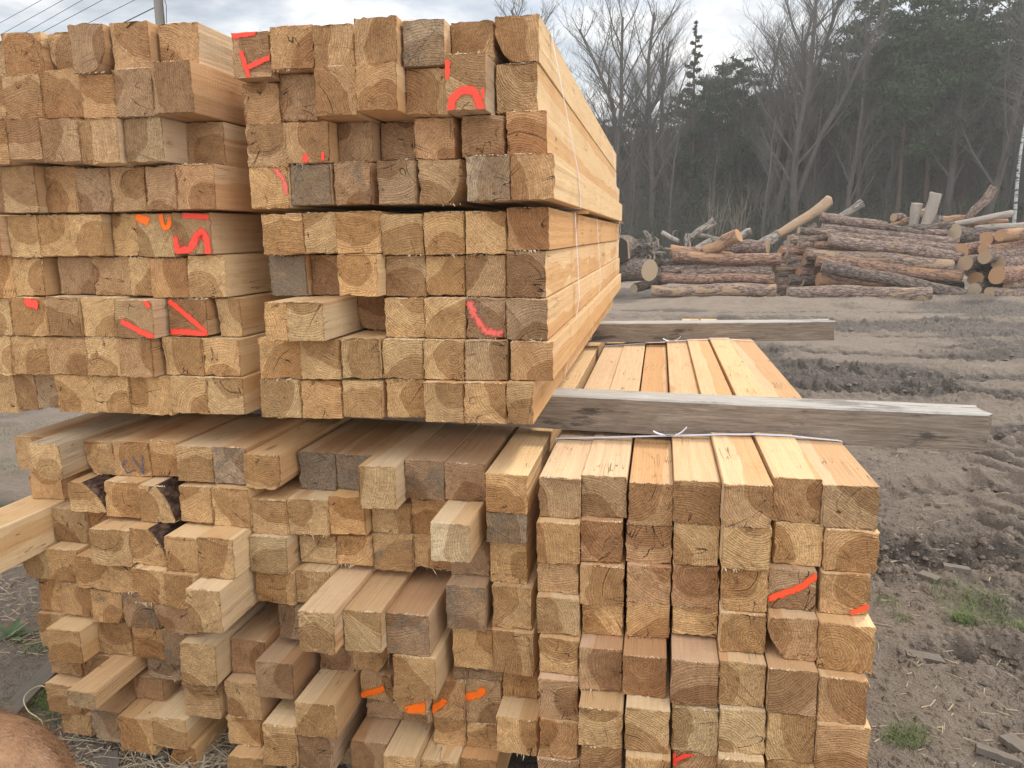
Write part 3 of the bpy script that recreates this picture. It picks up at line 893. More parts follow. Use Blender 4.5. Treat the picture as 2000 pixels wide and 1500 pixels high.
# ------------------------------------------------------------ ground
ys = np.concatenate([[-60, -20, -8, -3, -1, 0, .5], np.geomspace(.8, 34, 1150), np.geomspace(34.6, 900, 90)])
us = np.concatenate([np.linspace(-1.25, -.62, 60), np.linspace(-.615, -.30, 260), np.linspace(-.295, .09, 90), np.linspace(.092, .62, 880), np.linspace(.63, 1.35, 80)])
GY, GU = np.meshgrid(ys, us, indexing='ij'); GX = GU * (2.6 + np.maximum(GY, 0) * 1.0)
def ground_h(X, Y):
    near = np.clip((34 - Y) / 10, 0, 1)
    big = (fbm(X * .55 + 3, Y * .8 + 5, 3) - .5) * .10
    rough = (fbm(X * 3.1 + 1.3, Y * 4.3, 6, .62) - .5) * .11
    fine = (fbm(X * 17 + 4, Y * 21, 5, .66) - .5) * .034
    # churned zones are lumpier
    z = np.clip((fbm(X * .42 + 40, Y * .62 + 11, 3) - .40) * 4.5, 0, 1)
    clods = np.maximum(fbm(X * 9 + 7, Y * 12 + 2, 5, .60) - .5, 0) * .18
    h = big * np.clip(Y / 6, .2, 1) + rough * (.35 + .75 * z) + fine * (.4 + .9 * z) + clods * (.25 + z)
    def rut(yc, slope, wdt, dep, x0, x1, wob=.12, ph=0.):
        yl = yc + slope * X + wob * np.sin(X * 1.1 + ph) + (vnoise(X * 1.6 + ph, Y * 0 + ph) - .5) * .12
        d = (Y - yl) / wdt; m = np.clip((X - x0) * 2, 0, 1) * np.clip((x1 - X) * 2, 0, 1)
        lip = np.exp(-((np.abs(d) - 1.25) / .38) ** 2)
        lug = .5 + .5 * np.sin((X * 1. + np.abs(d) * wdt * .7) * 2 * np.pi / .16)
        clod = .4 + 1.5 * np.maximum(fbm(X * 11 + ph, Y * 13 + ph, 3) - .35, 0)
        return m * (-dep * np.exp(-(d / .8) ** 4) * (.45 + .75 * lug) + dep * .95 * lip * clod), m * np.exp(-(d / .85) ** 4)
    tot = 0; wet = np.zeros_like(X)
    for a in ((3.08, .02, .10, .045, .70, 9, .03, 1.), (4.05, .05, .18, .055, .8, 9, .05, 2.), (5.3, .10, .18, .05, 1.2, 9, .08, 3.), (7.2, -.05, .30, .06, 1.2, 14, .1, 4.),
              (9.0, -.06, .34, .085, 1.2, 14, .12, 5.), (9.9, .05, .30, .08, 1.5, 14, .15, .5), (11.6, .0, .28, .06, .5, 16, .15, 6.), (13.6, .02, .26, .05, -2, 20, .1, 7.), (15.9, -.03, .3, .10, -2, 25, .2, 8.), (17.6, .03, .32, .05, -2, 25, .2, 2.4)):
        t, wv = rut(*a); tot = tot + t; wet = np.maximum(wet, wv * (1 if a[0] > 6 else .35))
    # diagonal tractor treads beside the near cross timber
    tm = np.clip(1 - np.abs(X - 2.35 - (Y - 5.2) * .35) / .42, 0, 1) * np.clip((Y - 4.2) * 2, 0, 1) * np.clip((7.4 - Y) * 2, 0, 1)
    tread = np.clip(np.sin((X * .8 + Y * .75) * 2 * np.pi / .26) * 2, -1, 1) * .032 * np.minimum(tm * 3, 1)
    for cx, cy, rad in ((9.5, 14.5, 10.2), (9.5, 14.5, 8.4)):
        rr_ = np.hypot(X - cx, Y - cy); ang = np.arctan2(Y - cy, X - cx); d = (rr_ - rad) / .20; mk = np.clip((13.5 - Y) * 1.5, 0, 1) * np.clip((Y - 3.6) * 2, 0, 1) * np.clip((X - .9) * 2, 0, 1)
        lg = np.clip(np.sin(ang * rad * 2 * np.pi / .17 + np.abs(d) * 2.4) * 2.5, -1, 1)
        tot = tot + mk * (np.exp(-(d / .9) ** 6) * (-.035 + .022 * lg) + .03 * np.exp(-((np.abs(d) - 1.3) / .3) ** 2))
    h = h + tot + tread
    berm = np.exp(-((Y - 20.2 + .3 * np.sin(X * .7)) / .55) ** 2) * (.06 + .22 * fbm(X * .8, Y * .8, 3)) * np.clip((X + 1), 0, 1)
    h = h + berm
    pm = np.exp(-(((X - 3.15) / .62) ** 2 + ((Y - 9.75) / .34) ** 4)); h = h * (1 - pm) - .06 * pm
    pile = np.clip(1 - np.maximum(np.abs(X + .95) - 1.6, 0) * 2.5, 0, 1) * np.clip((7 - Y), 0, 1) * np.clip((Y - 1.6) * 3, 0, 1)
    h = h * (1 - .8 * pile) - .03 * pile
    h = h * near - .02
    z = np.maximum(z * .8, wet * (.4 + .8 * fbm(X * 2, Y * 2, 3)))
    return h, z
GH, GZ = ground_h(GX, GY)
nv, nu = GX.shape
idx = np.arange(nv * nu).reshape(nv, nu)
gf = np.stack([idx[:-1, :-1].ravel(), idx[:-1, 1:].ravel(), idx[1:, 1:].ravel(), idx[1:, :-1].ravel()], 1)
def gcell(x, y, A):
    i = min(max(int(np.searchsorted(ys, y)) - 1, 0), nv - 2); u = x / (2.6 + max(y, 0)); j = min(max(int(np.searchsorted(us, u)) - 1, 0), nu - 2)
    return float(A[i:i + 2, j:j + 2].mean())
def gh(x, y): return gcell(x, y, GH)
m = MT('mud', .9, .25)
o3 = m.obj(); wz = m.attr('wet', 'GEOMETRY').outputs['Fac']; zz = m.xyz(o3)[2]
na = m.noise(o3, 2.2, 6., .6); nb = m.noise(o3, 26., 5., .65); nc = m.noise(o3, 140., 4., .65)
wet = m.ss(m.math('ADD', m.math('MULTIPLY', wz, .68), m.math('ADD', m.math('MULTIPLY', na, .7), m.math('MULTIPLY', zz, -2.2))), .52, .80)
c = m.mix(na, (.225, .178, .136), (.40, .325, .255)); c = m.mix(m.ss(nb, .4, .7, 0., .5), c, m.mix(1., c, (.66, .63, .60), 'MULTIPLY'))
c = m.mix(m.math('MULTIPLY', wet, .85), c, m.mix(nb, (.06, .048, .039), (.135, .11, .09)))
c = m.mix(m.ss(nc, .6, .75, 0., .4), c, m.mix(1., c, (1.4, 1.4, 1.35), 'MULTIPLY'))
m.col(c); m.put(m.b.inputs['Roughness'], m.math('SUBTRACT', .95, m.math('MULTIPLY', wet, .42)))
m.bump(m.math('ADD', m.math('ADD', nb, m.noise(o3, 9., 4., .65)), m.math('MULTIPLY', nc, .5)), .06, 1.)
M_MUD = m.m
g = np_mesh('ground', np.stack([GX.ravel(), GY.ravel(), GH.ravel()], 1), gf, M_MUD); g['kind'] = 'structure'
at = g.data.attributes.new('wet', 'FLOAT', 'POINT'); at.data.foreach_set('value', GZ.ravel().astype(np.float32))
m = MT('puddle_water', .22, .5); m.col((.05, .045, .04)); m.b.inputs['IOR'].default_value = 1.33; m.bump(m.noise(m.obj(), 9., 2.), .002, .3)
pv = [(3.15 + .68 * math.cos(a) * (1 + .2 * math.sin(3 * a)), 9.75 + .27 * math.sin(a), -.066) for a in [i * math.pi / 16 for i in range(32)]]
mesh('puddle', pv, [list(range(32))], m.m)['kind'] = 'structure'

# ------------------------------------------------------------ grey cross timbers, straps
def old_wood(name, a, b, c_, st=.5):
    m = MT(name, .9, .12); o = m.xyz(m.obj())
    g1 = m.noise(m.vec(m.math('MULTIPLY', o[0], 130.), m.math('MULTIPLY', o[1], 7.), m.math('MULTIPLY', o[2], 130.)), 1., 5., .7, .4)
    g2 = m.noise(m.vec(m.math('MULTIPLY', o[0], 500.), m.math('MULTIPLY', o[1], 30.), m.math('MULTIPLY', o[2], 500.)), 1., 3., .6)
    bl = m.noise(m.vec(m.math('MULTIPLY', o[0], 9.), m.math('MULTIPLY', o[1], 3.2), m.math('MULTIPLY', o[2], 14.)), 1., 6., .68, .3)
    c = m.mix(m.ss(g1, .2, .85), a, b); c = m.mix(m.ss(g2, .55, .75, 0., .3), c, c_); c = m.mix(m.ss(bl, .54, .66, 0., st), c, (.045, .038, .034)); c = m.mix(m.ss(bl, .44, .30, 0., .45), c, c_)
    m.col(c); m.bump(m.math('ADD', g1, m.math('MULTIPLY', g2, .5)), .004, .9); return m.m
M_OLD = old_wood('weathered_timber_face', (.12, .09, .066), (.31, .245, .185), (.42, .36, .29), .8)
M_OLDTOP = old_wood('bleached_timber_top', (.30, .275, .24), (.50, .475, .43), (.62, .60, .56), .5)
def box_beam(name, P0, P1, w_, h_, sgrey, endcol, sidecol, seed, wob=.004, taper=None, segs=60):
    """timber whose front bottom edge runs P0 -> P1, w_ deep (away from the viewer), h_ high; built along local Y"""
    P0, P1 = Vector(P0), Vector(P1); d = (P1 - P0); Ln = d.length; d.normalize(); rn = random.Random(seed)
    V, Fc, mi = [], [], []
    prof = [(0, 0), (0, h_ * .5), (0, h_ - .006), (-.006, h_), (-w_ * .5, h_), (-w_, h_), (-w_, 0)]
    prof = [(-x, z) for x, z in prof]
    n = len(prof)
    for s in range(segs + 1):
        t = s / segs; y = t * Ln
        sg = math.sin(t * 7 + seed) * wob; hs = 1 + .03 * math.sin(t * 5 + seed * 2)
        for k, (x, z) in enumerate(prof):
            zz = z * hs
            if taper: zz = z * (1 + (taper - 1) * t) 
            V.append((x + rn.gauss(0, .0008), y + ((rn.uniform(-.02, .02)) if s == segs else 0) * .4, zz + sg * .5 + rn.gauss(0, .0004)))
    for s in range(segs):
        for k in range(n):
            a, c_ = s * n + k, s * n + (k + 1) % n; Fc.append([a, c_, c_ + n, a + n]); mi.append(2 if k in (2, 3, 4) else 1)
    Fc.append(list(range(n))[::-1]); mi.append(0); Fc.append([segs * n + k for k in range(n)]); mi.append(0)
    o = mesh(name, V, Fc, [M_END, M_OLD, M_OLDTOP], mi); o.location = P0
    yv = d; xv = Vector((-d.y, d.x, 0)).normalized(); zv = xv.cross(yv) * 1
    if zv.z < 0: zv = -zv
    mt = Matrix.Identity(4)
    for i in range(3): mt[i][0] = xv[i]; mt[i][1] = yv[i]; mt[i][2] = zv[i]; mt[i][3] = P0[i]
    o.matrix_world = mt
    o['kind'] = 'thing'; o['endcol'] = list(endcol); o['sidecol'] = list(sidecol); o['seed'] = float(seed); o['ang'] = .3; o['pith'] = [w_ * .5, 0., -.05]; o['heart'] = .09; o['grey'] = .9; o['sgrey'] = sgrey; o['gcol'] = list(sidecol)
    return o
zt = 1.058
Pa = on_z(1080, 838, zt); Pb = on_z(1650, 868, zt); dv = (Pb - Pa).normalized()
P0 = Pa - dv * 1.9; P1 = on_z(1650, 868, zt) + dv * .50
def at_x(px, py, line0, d):   # point of the line seen at a picture column
    best = min((abs((lambda q: 1000 + F * q.dot(cr) / q.dot(cf) - px)(line0 + d * s * .005 - EYE)), s) for s in range(0, 800))
    return line0 + d * best[1] * .005
P1 = at_x(1925, 0, P0, dv)
near_t = box_beam('cross_timber', P0, P1, .125, .118, .93, (.26, .20, .15), (.34, .27, .20), 11, taper=.98)
tag(near_t, 'thick weathered grey cross timber with pale top, resting on the lower strapped stack', 'cross timber', 'grey cross timbers between the stacks')
Pc = on_z(1190, 669, zt); Pd = on_z(1620, 664, zt); dv2 = (Pd - Pc).normalized(); dv2.z = 0
Q0 = Pc - dv2 * 1.6; Q1 = at_x(1628, 0, Q0, dv2)
far_t = box_beam('cross_timber', Q0, Q1, .12, .115, .85, (.24, .20, .16), (.31, .25, .19), 5, wob=.007)
tag(far_t, 'shorter grey cross timber lying across the far end of the lower stack', 'cross timber', 'grey cross timbers between the stacks')
m = MT('white_strap', .45, .5); m.col((.72, .72, .78)); M_STRAP = m.m
m = MT('strap_buckle', .35, .5); m.col((.6, .6, .62)); m.b.inputs['Metallic'].default_value = .9; M_STEEL = m.m
def ribbon(name, P, wv, mat, parent=None, th=.0012):
    V, Fc = [], []; wv = Vector(wv)
    for i, p in enumerate(P):
        p = Vector(p); d = (Vector(P[min(i + 1, len(P) - 1)]) - Vector(P[max(i - 1, 0)])).normalized(); nn = d.cross(wv).normalized() * th
        for s, t in ((-1, 0), (1, 0), (1, 1), (-1, 1)): V.append(p + wv * s + nn * t)
    for i in range(len(P) - 1):
        for k in range(4): Fc.append([i * 4 + k, i * 4 + (k + 1) % 4, i * 4 + 4 + (k + 1) % 4, i * 4 + 4 + k])
    Fc += [[3, 2, 1, 0], [len(V) - 4, len(V) - 3, len(V) - 2, len(V) - 1]]
    return mesh(name, V, Fc, mat, parent=parent)
LRx0 = min(b['x0'] for b in beams['LR']); LRx1 = max(b['x1'] for b in beams['LR'])
LRt = [b for b in beams['LR'] if b['row'] == 0]
def lr_strap(pxl, pxr, label, clip_px):
    a, b_ = on_z(*pxl, zt), on_z(*pxr, zt); tops = []
    root = bpy.data.objects.new('packing_strap', None); COL.objects.link(root)
    Z = max(b['z1'] for b in LRt) + .003; pts = []
    xs = sorted([b['x0'] for b in LRt] + [b['x1'] for b in LRt])
    for i in range(25):
        t = i / 24; x = xs[0] - .003 + (xs[-1] - xs[0] + .006) * t
        z = max([b['z1'] for b in LRt if b['x0'] - .01 <= x <= b['x1'] + .01] or [Z]) + .0025
        pts.append([x, a.y + (b_.y - a.y) * t, z])
    hull = []
    for p in pts:
        while len(hull) > 1 and (hull[-1][2] - hull[-2][2]) * (p[0] - hull[-2][0]) <= (p[2] - hull[-2][2]) * (hull[-1][0] - hull[-2][0]): hull.pop()
        hull.append(p)
    pts = hull
    root.location = (0, 0, 0)
    y0, y1 = pts[0][1], pts[-1][1]
    pts = [[pts[0][0], y0, .05]] + pts + [[pts[-1][0], y1, .05]]
    ribbon('band', pts, (0, .008, 0), M_STRAP, root)
    c = on_z(*clip_px, zt + .004); t = (c.x - pts[1][0]) / (pts[-2][0] - pts[1][0]); c.y = y0 + (y1 - y0) * t; c.z = float(np.interp(c.x, [p[0] for p in pts[1:-1]], [p[2] for p in pts[1:-1]])) + .0005
    for sgn in (-1, 1):
        P = [(c.x + sgn * (.012 + .040 * s), c.y - .004 - .01 * s, c.z + .003 + (.030 if sgn > 0 else .014) * s ** 1.8) for s in [i / 8 for i in range(9)]]
        ribbon('band_tail', P, (0, .0034, .0015), M_STRAP, root)
    V, Fc = [], []
    for sx in (-1, 1):
        for k in range(9):
            an = math.pi * k / 8; V += [(c.x + sx * .014 + .003 * math.cos(an), c.y - .009, c.z + .003 + .008 * math.sin(an)), (c.x + sx * .014 + .003 * math.cos(an), c.y + .009, c.z + .003 + .008 * math.sin(an))]
    for s in range(2):
        for k in range(8): q = s * 18 + k * 2; Fc.append([q, q + 1, q + 3, q + 2])
    k = len(V)
    for z_ in (.003, .006):
        for dx_, dy_ in ((-.017, -.008), (.017, -.008), (.017, .008), (-.017, .008)): V.append((c.x + dx_, c.y + dy_, c.z + z_))
    Fc += [[k + 3, k + 2, k + 1, k], [k + 4, k + 5, k + 6, k + 7]] + [[k + i, k + (i + 1) % 4, k + 4 + (i + 1) % 4, k + 4 + i] for i in range(4)]
    mesh('buckle', V, Fc, M_STEEL, parent=root)
    tag(root, label, 'strap', 'white packing straps')
lr_strap((1085, 846), (1640, 872), 'white strap with wire buckle and curled ends in front of the near cross timber', (1308, 851))
lr_strap((1190, 670), (1455, 671), 'white strap with a curled tail beside the far cross timber', (1312, 668))
ur1 = [b for b in beams['UR'] if b['n'] == 1]
for Ys, lean, z0r, z1r, lab in ((2.42, .36, 0, 3, 'thin white strap round the upper courses near the front of the tall stack'), (2.82, .0, 4, 8, 'thin white strap running down the bright side of the lower courses nearest the viewer'),
                          (3.8, .15, 4, 8, 'thin white strap around the lower courses in the middle of the bright side'), (5.5, .05, 0, 8, 'wider white strap at the far end of the bright side')):
    rows = [b for b in ur1 if z0r <= b['row'] <= z1r]
    xm = max(b['x1'] for b in rows) + .004; zt_, zb_ = max(b['z1'] for b in rows) + .003, min(b['z0'] for b in rows) - .003
    x0_ = min(b['x0'] for b in beams['UR'] if z0r <= b['row'] <= z1r) - .004; Yb = Ys + lean
    P = [(x0_, Ys, zt_), (rows[0]['x1'] + .003, Ys, zt_), (xm, Ys + lean * .7, rows[-1]['z1'] - .01) if xm == rows[-1]['x1'] + .004 else (xm, Ys + lean * .5, (zt_ + zb_) / 2), (rows[-1]['x1'] + .003, Yb, zb_), (x0_, Yb, zb_)]
    s = ribbon('packing_strap', P, (0, .009 if Ys > 5 else .006, 0), M_STRAP)
    tag(s, lab, 'strap', 'white packing straps')
# thin spacer laths between the tall stack's bundles; UL one added to block sky
for Ys, xa, xb, su, lab in ((2.9, -1.22, -.26, 'UR', 'thin wooden spacer lath between upper and lower bundles near the strap'), (5.6, -1.22, -.26, 'UR', 'thin wooden spacer lath between the bundles at the far end'), (2.55, -2.75, -1.36, 'UL', 'dark lath added to block sky between the bundles of the stack below the pole')):
    zb_ = max(b['z1'] for b in beams[su] if b['row'] == 4); zc_ = min(b['z0'] for b in beams[su] if b['row'] == 3)
    V = [(x, y, z) for z in ((zb_ + .001, max(zb_ + .012, zc_ - .001)) if su == 'UR' else (zb_ - .03, zc_ + .03)) for x, y in ((xa, Ys), (xb, Ys), (xb - .01, Ys + .07), (xa, Ys + .07))]
    o = mesh('bundle_gap_lath', V, [[3, 2, 1, 0], [4, 5, 6, 7], [0, 1, 5, 4], [1, 2, 6, 5], [2, 3, 7, 6], [3, 0, 4, 7]], [M_SIDE])
    for k_, v_ in (('sidecol', [.45, .28, .14]), ('seed', Ys), ('pith', [0., 0., .3]), ('heart', .1), ('sgrey', 0.)): o[k_] = v_
    tag(o, lab, 'spacer lath', 'spacer laths')

# ------------------------------------------------------------ tubes (logs, trees, ropes)
class Tubes:
    def __init__(s): s.V, s.Q, s.n, s.M = [], [], 0, []
    def add(s, P, Rr, k=6, mat=0, cap=False):
        P = np.asarray(P, float); n = len(P); T = np.gradient(P, axis=0); T /= np.linalg.norm(T, axis=1)[:, None] + 1e-9
        ref = np.array([0, 0, 1.]) if abs(T[0, 2]) < .8 else np.array([1., 0, 0])
        A = np.cross(T, ref); A /= np.linalg.norm(A, axis=1)[:, None] + 1e-9; B = np.cross(T, A)
        an = np.arange(k) * 2 * np.pi / k; Rr = np.asarray(Rr, float)
        ring = P[:, None] + Rr[:, None, None] * (np.cos(an)[None, :, None] * A[:, None] + np.sin(an)[None, :, None] * B[:, None])
        i = np.arange((n - 1) * k).reshape(n - 1, k); j = np.roll(i, -1, axis=1)
        s.V.append(ring.reshape(-1, 3)); s.Q.append(np.stack([i, j, j + k, i + k], -1).reshape(-1, 4) + s.n); s.M += [mat] * ((n - 1) * k); s.n += n * k
    def build(s, name, mats, parent=None, smooth=True):
        return np_mesh(name, np.concatenate(s.V), np.concatenate(s.Q), mats, s.M, smooth, parent)

# ------------------------------------------------------------ logs
m = MT('log_cut_end', .85, .15)
o = m.xyz(m.obj()); rr = m.math('SQRT', m.math('ADD', m.math('MULTIPLY', o[0], o[0]), m.math('MULTIPLY', o[2], o[2])))
rg = m.math('ADD', m.math('MULTIPLY', m.math('SINE', m.math('MULTIPLY', rr, 420.)), .5), .5); nz = m.noise(m.obj(), 30., 4., .6)
c = m.mix(nz, m.attr('endcol').outputs['Color'], m.mix(1., m.attr('endcol').outputs['Color'], (.6, .52, .45), 'MULTIPLY')); c = m.mix(m.math('MULTIPLY', rg, .25), c, m.mix(1., c, (.6, .5, .4), 'MULTIPLY'))
m.col(c); m.bump(nz, .01, .6); M_CUT = m.m
def make_barkc():
    m = MT('peeling_log_bark', .9, .15)
    o = m.xyz(m.obj()); seed = m.attr('seed').outputs['Fac']; fl = m.attr('flake').outputs['Fac']
    sv = m.vec(seed, m.math('MULTIPLY', seed, 2.), 0.)
    p = m.vm('ADD', m.vec(o[0], m.math('MULTIPLY', o[1], .3), o[2]), sv)
    a = m.noise(p, 26., 5., .65, .6); b = m.noise(p, 5., 5., .62, .6); f = m.noise(p, 90., 3., .6)
    vo = m.n('ShaderNodeTexVoronoi', feature='DISTANCE_TO_EDGE'); m.put(vo.inputs['Vector'], m.vm('ADD', p, m.vec(m.math('MULTIPLY', a, .04), 0., 0.))); vo.inputs['Scale'].default_value = 13.
    bc = m.attr('barkcol').outputs['Color']
    c = m.mix(m.ss(a, .3, .7), m.mix(1., bc, (.4, .38, .38), 'MULTIPLY'), m.mix(1., bc, (1.5, 1.45, 1.4), 'MULTIPLY'))
    c = m.mix(m.ss(vo.outputs[0], 0., .10, .6, 0.), c, (.02, .014, .011))
    pe = m.ss(b, m.math('SUBTRACT', .72, m.math('MULTIPLY', fl, .42)), m.math('SUBTRACT', .75, m.math('MULTIPLY', fl, .42)))
    c = m.mix(m.math('MULTIPLY', pe, .92), c, m.mix(f, m.attr('peelcol').outputs['Color'], m.mix(1., m.attr('peelcol').outputs['Color'], (.6, .5, .42), 'MULTIPLY')))
    m.col(c); m.bump(m.math('SUBTRACT', m.math('ADD', a, m.math('MULTIPLY', vo.outputs[0], 1.2)), m.math('MULTIPLY', pe, .6)), .03, .9)
    return m.m
M_BARKC = make_barkc()
def log(p, Y, p2, Y2, d1, d2, fl, label, col=0, bend=0., grp='logs of the long log stack', hollow=False):
    """p, p2: picture points of the axis ends; d: thickness in picture pixels"""
    A, B = on_y(p[0], p[1], Y), on_y(p2[0], p2[1], Y2)
    r1, r2 = d1 / 2 / F * Y * 1.0, d2 / 2 / F * Y2
    rn = random.Random(int(p[0] * 17 + p[1] * 3)); ax = B - A; Ln = ax.length; ax.normalize()
    n, k = 26, 18; V = []; Fc = []; mi = []
    kn = [(rn.uniform(0, 1), rn.uniform(0, 6.28), rn.uniform(.05, .22)) for _ in range(5)]
    for i in range(n + 1):
        t = i / n; r = r1 + (r2 - r1) * t; bx = bend * math.sin(math.pi * t) * Ln + .10 * r1 * math.sin(t * 9 + p[0]); bz = .10 * r1 * math.sin(t * 7 + p[1])
        for j in range(k):
            a = j / k * 2 * math.pi
            q = r * (1 + .05 * math.sin(2 * a + p[0]) + rn.gauss(0, .02))
            for kt, ka, ks in kn:
                q += r * ks * math.exp(-((t - kt) * Ln / .12) ** 2 - (min(abs(a - ka), 6.28 - abs(a - ka)) / .45) ** 2)
            V.append((q * math.cos(a) , t * Ln + (rn.gauss(0, .012) if i in (0, n) and fl > .7 else 0), q * math.sin(a) + bz + bx))
    for i in range(n):
        for j in range(k):
            a, c_ = i * k + j, i * k + (j + 1) % k; Fc.append([a, a + k, c_ + k, c_]); mi.append(0)
    for (i0, sgn) in ((0, 1), (n, -1)):
        rim = [i0 * k + j for j in range(k)]; c0 = len(V); cz = sum(V[q][2] for q in rim) / k
        V.append((0, V[rim[0]][1] + (sgn * (.12 if hollow and i0 else .0)), cz))
        for j in range(k):
            f_ = [rim[j], rim[(j + 1) % k], c0]; Fc.append(f_ if sgn > 0 else f_[::-1]); mi.append(1)
    o = mesh('log', V, Fc, [M_BARKC, M_CUT], mi, [q == 0 for q in mi])
    yv = ax; zv = Vector((0, 0, 1)); xv = yv.cross(zv).normalized(); zv = xv.cross(yv)
    mt = Matrix.Identity(4)
    for i in range(3): mt[i][0] = xv[i]; mt[i][1] = yv[i]; mt[i][2] = zv[i]; mt[i][3] = A[i]
    o.matrix_world = mt
    o['seed'] = rn.uniform(0, 50); o['flake'] = fl; o['kind'] = 'thing'
    o['barkcol'] = [(.25, .185, .15), (.30, .185, .135), (.29, .26, .225), (.165, .13, .108)][col]
    o['peelcol'] = [(.46, .33, .215), (.46, .285, .165), (.44, .40, .35), (.50, .38, .26)][col]
    o['endcol'] = [(.46, .33, .21), (.50, .30, .16), (.36, .31, .26), (.48, .38, .26)][col] if not hollow else (.05, .04, .03)
    tag(o, label, 'log', grp)
    return o
GS, GL, GR, GM = 'logs of the short log stack', 'logs of the long log stack', 'logs stacked with their cut ends showing', 'logs tossed on the heap'
a_ = 'long log'
log((1272, 568), 20.6, (1515, 567), 20.6, 20, 25, .55, 'peeling log lying on the ground at the foot of the short stack', 0, grp=GS)
log((1290, 543), 21.0, (1511, 545), 21.0, 20, 19, .30, 'reddish log second from the ground in the short stack', 1, grp=GS)
log((1330, 532), 21.3, (1505, 528), 21.2, 12, 17, .25, 'tapering dark log third from the ground in the short stack', 0, grp=GS)
log((1291, 528), 21.35, (1472, 516), 21.5, 17, 12, .3, 'slanting brown log fourth from the ground in the short stack', 0, grp=GS)
log((1314, 503), 21.3, (1525, 507), 21.2, 19, 23, .45, 'orange tinged log on top of the short stack, flush with its end', 1, grp=GS)
log((1309, 488), 21.6, (1430, 498), 21.7, 22, 14, .75, 'short bare orange log lying highest on the short stack', 1, grp=GS)
log((1285, 512), 22.1, (1360, 516), 22.4, 16, 18, .05, 'greenish short log poking out beside the big cut end', 3, grp=GS)
log((1269, 529), 20.6, (1080, 538), 24.0, 41, 42, .02, 'big dark log with a pale round cut end beside the bright timber', 3, grp=GM)
log((1238, 563), 21.1, (1300, 545), 22.2, 18, 20, .05, 'dark small log under the big dark log', 3, grp=GM)
log((1202, 488), 21.0, (1232, 489), 22.5, 52, 50, .0, 'dark ridged upright stump beside the bright timber', 3, grp=GM, hollow=True)
log((1226, 470), 20.8, (1229, 505), 20.8, 2, 4, 1., 'thin pale splinter standing against the dark stump', 0, grp=GM)
log((1232, 512), 21.4, (1262, 497), 22.0, 14, 12, .5, 'small light log leaning among roots', 2, grp=GM)
log((1378, 492), 21.6, (1443, 459), 21.2, 22, 27, .65, 'thick orange log tilted up with its torn end skyward', 1, grp=GM)
log((1405, 488), 22.2, (1500, 480), 21.6, 22, 25, .15, 'thick grey-brown log lying behind the tilted orange one', 0, grp=GM)
log((1349, 464), 22.4, (1396, 431), 22.4, 10, 15, .6, 'grey forked log pointing up above the short stack', 2, grp=GM)
log((1341, 487), 22.0, (1344, 456), 22.0, 13, 12, .6, 'whitish stub standing upright on the heap', 2, grp=GM)
log((1293, 454), 22.5, (1325, 472), 22.3, 8, 7, 1., 'bare white branch stub sticking up over the roots', 2, grp=GM)
log((1360, 458), 22.7, (1406, 470), 22.7, 9, 11, .5, 'thin grey log behind the whitish stub', 2, grp=GM)
log((1352, 489), 21.9, (1388, 470), 22.1, 8, 11, .7, 'light crooked log with a pale end behind the orange log', 2, grp=GM)
log((1440, 462), 22.2, (1467, 451), 22.2, 12, 14, .5, 'hollow ended log behind the tilted orange log', 2, grp=GM, hollow=True)
log((1480, 485), 21.9, (1522, 458), 22.0, 26, 18, .3, 'dark thick butt under the long pale trunk', 2, grp=GM)
log((1518, 459), 21.9, (1620, 392), 22.6, 15, 19, 1.1, 'long pale barkless trunk rising steeply above the heap', 0, grp=GM, bend=-.02)
log((1554, 464), 22.3, (1594, 440), 22.3, 14, 15, .5, 'brown log tilted below the long pale trunk', 0, grp=GM)
log((1640, 424), 22.7, (1685, 397), 22.7, 11, 14, .45, 'grey broken log tilted up behind the long stack', 2, grp=GM)
mid = [((1500, 506), (1590, 508), 20, 0), ((1525, 488), (1610, 487), 18, 1), ((1540, 468), (1625, 462), 16, 0), ((1560, 450), (1640, 455), 13, 3), ((1512, 521), (1600, 520), 18, 0), ((1540, 545), (1620, 548), 20, 3), ((1505, 560), (1590, 562), 20, 0), ((1556, 478), (1600, 476), 15, 0), ((1572, 495), (1640, 497), 16, 1), ((1534, 512), (1574, 505), 15, 3), ((1570, 511), (1612, 511), 14, 0), ((1517, 534), (1552, 530), 16, 3), ((1558, 531), (1600, 533), 17, 1), ((1515, 551), (1550, 550), 20, 0), ((1565, 551), (1600, 551), 15, 3), ((1522, 570), (1545, 572), 12, 0), ((1528, 497), (1552, 494), 22, 3), ((1548, 463), (1572, 470), 12, 3), ((1536, 476), (1560, 470), 14, 2)]
for i, (p, q, d, c_) in enumerate(mid):
    log(p, 21.6, q, 21.9, d, d, .3, f"short {['dark', 'reddish', 'brown'][i % 3]} log end, {ordw(i + 1)} between the short and long stacks", c_, grp='log ends between the two stacks')
log((1602, 424), 22.2, (1731, 443), 22.0, 17, 17, .35, 'uppermost log of the long stack, sloping down away from the timber', 0)
log((1731, 441), 21.9, (1802, 457), 21.9, 9, 12, .2, 'thin bent dark log end-on to the uppermost log', 3)
log((1604, 446), 22.0, (1871, 473), 21.8, 17, 17, .3, 'second log down in the long stack, purplish and straight', 0)
log((1612, 456), 21.8, (1871, 487), 21.6, 14, 18, .3, 'third log down in the long stack with pale peeled tip', 0)
log((1618, 468), 21.6, (1879, 503), 21.4, 21, 21, .4, 'thick patchy log, fourth down in the long stack', 0)
log((1590, 477), 21.7, (1770, 497), 21.7, 13, 12, .35, 'slim pinkish log, fifth down in the long stack', 1)
log((1574, 494), 21.5, (1861, 519), 21.2, 20, 24, .55, 'long log with a bright peeled stripe, sixth down', 0)
log((1594, 509), 21.3, (1878, 541), 21.1, 20, 22, .45, 'long orange patched log, seventh down in the long stack', 1)
